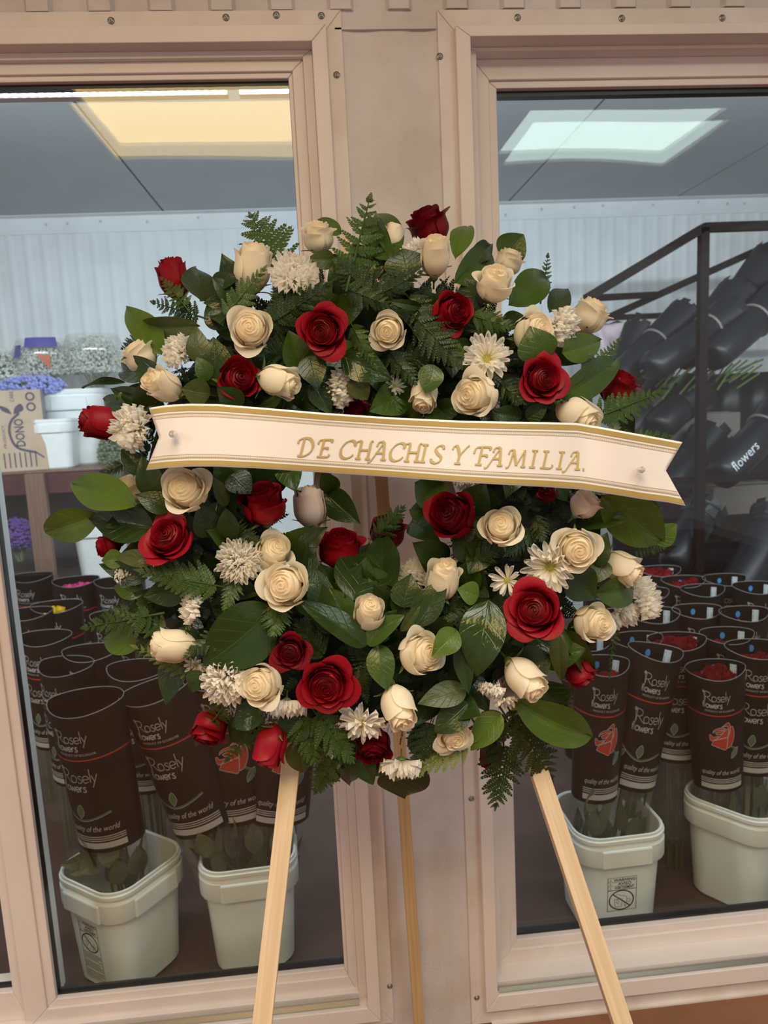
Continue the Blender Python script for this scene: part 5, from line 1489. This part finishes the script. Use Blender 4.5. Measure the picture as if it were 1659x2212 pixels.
# ------------------------------------------------------------------ ribbon
TOP = [(322, 881), (360, 875), (410, 872), (470, 873), (560, 880), (700, 892), (850, 902), (1000, 909), (1100, 911), (1180, 912), (1245, 914), (1290, 921), (1360, 934), (1420, 945), (1474, 955)]
BOT = [(316, 1016), (360, 1011), (410, 1008), (470, 1008), (560, 1012), (700, 1021), (850, 1031), (1000, 1042), (1100, 1048), (1180, 1052), (1260, 1058), (1330, 1069), (1390, 1079), (1440, 1085), (1481, 1093)]
TX, TY = [p[0] for p in TOP], [p[1] for p in TOP]; BX, BY = [p[0] for p in BOT], [p[1] for p in BOT]
RP0, _ = wsurf(900, 965)
def rib_y(u, t):
    k = (u - 860) / 600
    return -.545 + .030 * k * k + .012 * math.exp(-((u - 1270) / 40) ** 2) * (1 - .6 * t) - .006 * math.sin((u - 300) / 90) * t + (.012 if u < 400 else 0) * ((400 - u) / 80) ** 2
def rib(s, t, lift=0.):
    """s along the ribbon 0..1, t 0 at the top edge .. 1 at the bottom edge"""
    u0 = np.interp(s, np.linspace(0, 1, 60), np.interp(np.linspace(0, 1, 60), np.linspace(0, 1, len(TX)), TX)) if False else 322 + s * (1474 - 322)
    u1 = 316 + s * (1481 - 316)
    v0, v1 = np.interp(u0, TX, TY), np.interp(u1, BX, BY)
    u, v = u0 + (u1 - u0) * t, v0 + (v1 - v0) * t
    return atY(u, v, rib_y(u, t) - lift)
def notch(t, right):
    k = 1 - abs(2 * t - 1)
    return (1 - (.034 if t > .5 else .034) * k) if right else .0215 * k
def s_of(u): return (u - 320) / 1157
rb = thing('ribbon_banner', 'cream satin ribbon with gold letters pinned across the wreath', 'ribbon', T(*RP0)); RI = np.array(RP0)
NS, NT = 150, 18
v, f = [], []
for j in range(NT + 1):
    t = j / NT
    for i in range(NS + 1):
        s = i / NS; s = notch(t, False) + s * (notch(t, True) - notch(t, False))
        v.append(rib(s, t) - RI)
ob = put('band', mesh('band', v, grid(NS, NT), M_SATIN), rb)
md = ob.modifiers.new('thick', 'SOLIDIFY'); md.thickness = .0005; md.offset = -1
def stripe(t0, t1, m, name, lift=.0011, dash=0):
    v, f = [], []
    n = 150 if not dash else dash
    for i in range(n + 1):
        for t in (t0, t1):
            s = notch(t, False) + i / n * (notch(t, True) - notch(t, False))
            if dash and t == t1: s += .0012
            v.append(rib(s, t, lift) - RI)
    f = [(2 * i, 2 * i + 2, 2 * i + 3, 2 * i + 1) if not dash else (4 * (i // 2), 4 * (i // 2) + 2, 4 * (i // 2) + 3, 4 * (i // 2) + 1) for i in range(n if not dash else n // 2 * 2)]
    if dash:
        f = [(2 * i, 2 * i + 2, 2 * i + 3, 2 * i + 1) for i in range(0, n, 2)]
    put(name, mesh(name, v, f, m), rb)
stripe(.030, .108, M_GOLDBAND, 'gold_stripe'); stripe(.900, .972, M_GOLDBAND, 'gold_stripe')
for a in (.140, .152, .198, .800, .846, .858): stripe(a, a + .0065, M_GOLDBAND, 'thin_line')
for a in (.160, .812): stripe(a + .004, a + .026, M_SILVERLINE, 'rope_pattern', .0011, 460)

CAL = {'D': [[(.38, .99), (.30, .02)], [(.04, .70), (.10, .90), (.36, 1.02), (.72, .97), (.93, .66), (.86, .26), (.52, .0), (.12, .0)]],
 'E': [[(.40, 1), (.31, .0)], [(.08, .74), (.16, .95), (.42, 1), (.86, 1), (.88, .86)], [(.12, .0), (.32, .0), (.76, .01), (.84, .16)], [(.36, .52), (.66, .53), (.68, .44)]],
 'C': [[(.90, .76), (.84, .97), (.60, 1.02), (.30, .86), (.10, .5), (.16, .12), (.42, -.02), (.70, .05), (.88, .22)]],
 'H': [[(-.02, .70), (.06, .94), (.24, 1.0), (.34, .96)], [(.34, 1), (.26, .0)], [(.10, .0), (.42, .0)], [(.29, .5), (.86, .5)], [(1.02, 1.03), (.90, .96), (.86, .5), (.82, .0)], [(.68, .0), (.98, .0)]],
 'A': [[(-.08, -.16), (.08, -.12), (.36, .36), (.74, 1)], [(.74, 1), (.82, .0)], [(.66, .0), (.98, .0)], [(.34, .38), (.80, .38)], [(.34, .74), (.42, .96), (.58, 1.02), (.74, 1)]],
 'I': [[(.16, 1), (.52, 1)], [(.36, 1), (.28, .0)], [(.10, .0), (.46, .0)]],
 'S': [[(.74, .82), (.66, 1.0), (.42, 1.0), (.24, .80), (.38, .55), (.62, .34), (.58, .08), (.32, -.04), (.08, .06), (.04, .22)]],
 'Y': [[(-.02, .78), (.08, .98), (.26, .95), (.44, .48)], [(.96, 1.03), (.84, .97), (.44, .46)], [(.44, .5), (.37, .0)], [(.2, .0), (.56, .0)]],
 'F': [[(-.02, .62), (.08, .93), (.34, 1.0), (.88, 1.0), (.90, .84)], [(.42, 1), (.33, .0)], [(.14, .0), (.52, .0)], [(.38, .52), (.72, .54), (.74, .43)]],
 'M': [[(-.10, -.10), (.06, -.06), (.20, .3), (.34, 1)], [(.02, .72), (.10, .94), (.34, 1.0)], [(.34, 1), (.60, .06)], [(.60, .06), (1.10, 1)], [(1.10, 1), (1.06, .0)], [(.90, .0), (1.22, .0)]],
 'L': [[(.20, 1), (.56, 1)], [(.40, 1), (.31, .0)], [(.12, .0), (.32, .0), (.76, .0), (.86, .20)]],
 '.': [[(.1, .02), (.2, .02)]]}
LET = [('D', 639, 38), ('E', 681, 37), ('C', 731, 37), ('H', 764, 38), ('A', 798, 38), ('C', 838, 37), ('H', 869, 38), ('I', 902, 37), ('S', 929, 36), ('Y', 974, 38), ('F', 1021, 38), ('A', 1049, 38), ('M', 1095, 36), ('I', 1139, 36), ('L', 1162, 36), ('I', 1197, 36), ('A', 1217, 37), ('.', 1254, 36)]
def baseline(u): return 984 + (u - 640) * (1015 - 984) / (1262 - 640)
for ch, u0, h in LET:
    vv, ff, dv, df = [], [], [], []
    wsc = h * (.98 if ch not in 'M' else .90)
    for k, p in enumerate(CAL[ch]):
        q = [(x * .98 + y * .16, y) for x, y in p]
        a, g = stroke(q, .068 if ch != '.' else .17, len(q) > 2, 6, (math.radians(35), .185))
        for (x, y) in a:
            U = u0 + x * wsc; Vp = baseline(u0) - y * h + (x * wsc) * .03
            t = (Vp - np.interp(U, TX, TY)) / (np.interp(U, BX, BY) - np.interp(U, TX, TY))
            vv.append(rib(s_of(U), t, .0013 + .00004 * k) - RI)
        n = len(ff) and max(max(z) for z in ff) + 1
        ff += [tuple(z + n for z in w_) for w_ in g]
    ob = put('letter', mesh('letter', vv, ff, M_GOLD, False), rb)
    md = ob.modifiers.new('thick', 'SOLIDIFY'); md.thickness = .0007; md.offset = 0
for u, vpx in ((376, 937), (1381, 1013)):
    p = Vector(atY(u, vpx, rib_y(u, .5) - .006)) - Vector(RI)
    b = MB(); b.lathe([(.0008, -.03), (.0008, .0), (.0032, .001), (.0046, .003), (.0036, .0065), (.0048, .009), (.0030, .012), (.0, .0125)], 8, M=T(*p) @ RX(PI / 2))
    put('pin', b.me('pin', M_PINHEAD), rb)

# ------------------------------------------------------------------ water drops on leaves
rnd = random.Random(4); vv, ff = [], []
lfs = [o for o in WR.children if o.name.split('.')[0] == 'leaf'][:len(LV)]
for o in lfs:
    if rnd.random() < .35: continue
    me = o.data; Mo = o.matrix_basis
    for k in range(rnd.randrange(2, 9)):
        q = me.polygons[rnd.randrange(20, len(me.polygons) - 10)]
        c = Mo @ Vector(q.center); n = (Mo.to_3x3().inverted().transposed() @ q.normal).normalized()
        r = rnd.uniform(.0004, .0011); x = n.orthogonal().normalized(); y = n.cross(x); b0 = len(vv)
        for rr, hh in ((1, 0), (.8, .45), (.4, .75)):
            for a in range(6): vv.append(c + (x * math.cos(a * PI / 3) + y * math.sin(a * PI / 3)) * rr * r + n * hh * r)
        vv.append(c + n * r * .82)
        for l in range(2):
            for a in range(6): ff.append((b0 + l * 6 + a, b0 + l * 6 + (a + 1) % 6, b0 + l * 6 + 6 + (a + 1) % 6, b0 + l * 6 + 6 + a))
        for a in range(6): ff.append((b0 + 12 + a, b0 + 12 + (a + 1) % 6, b0 + 18))
tag(put('dew', mesh('dew', vv, ff, glass_mat('dew_drop', (.9, .93, .9), 2.5)), WR), kind='stuff')
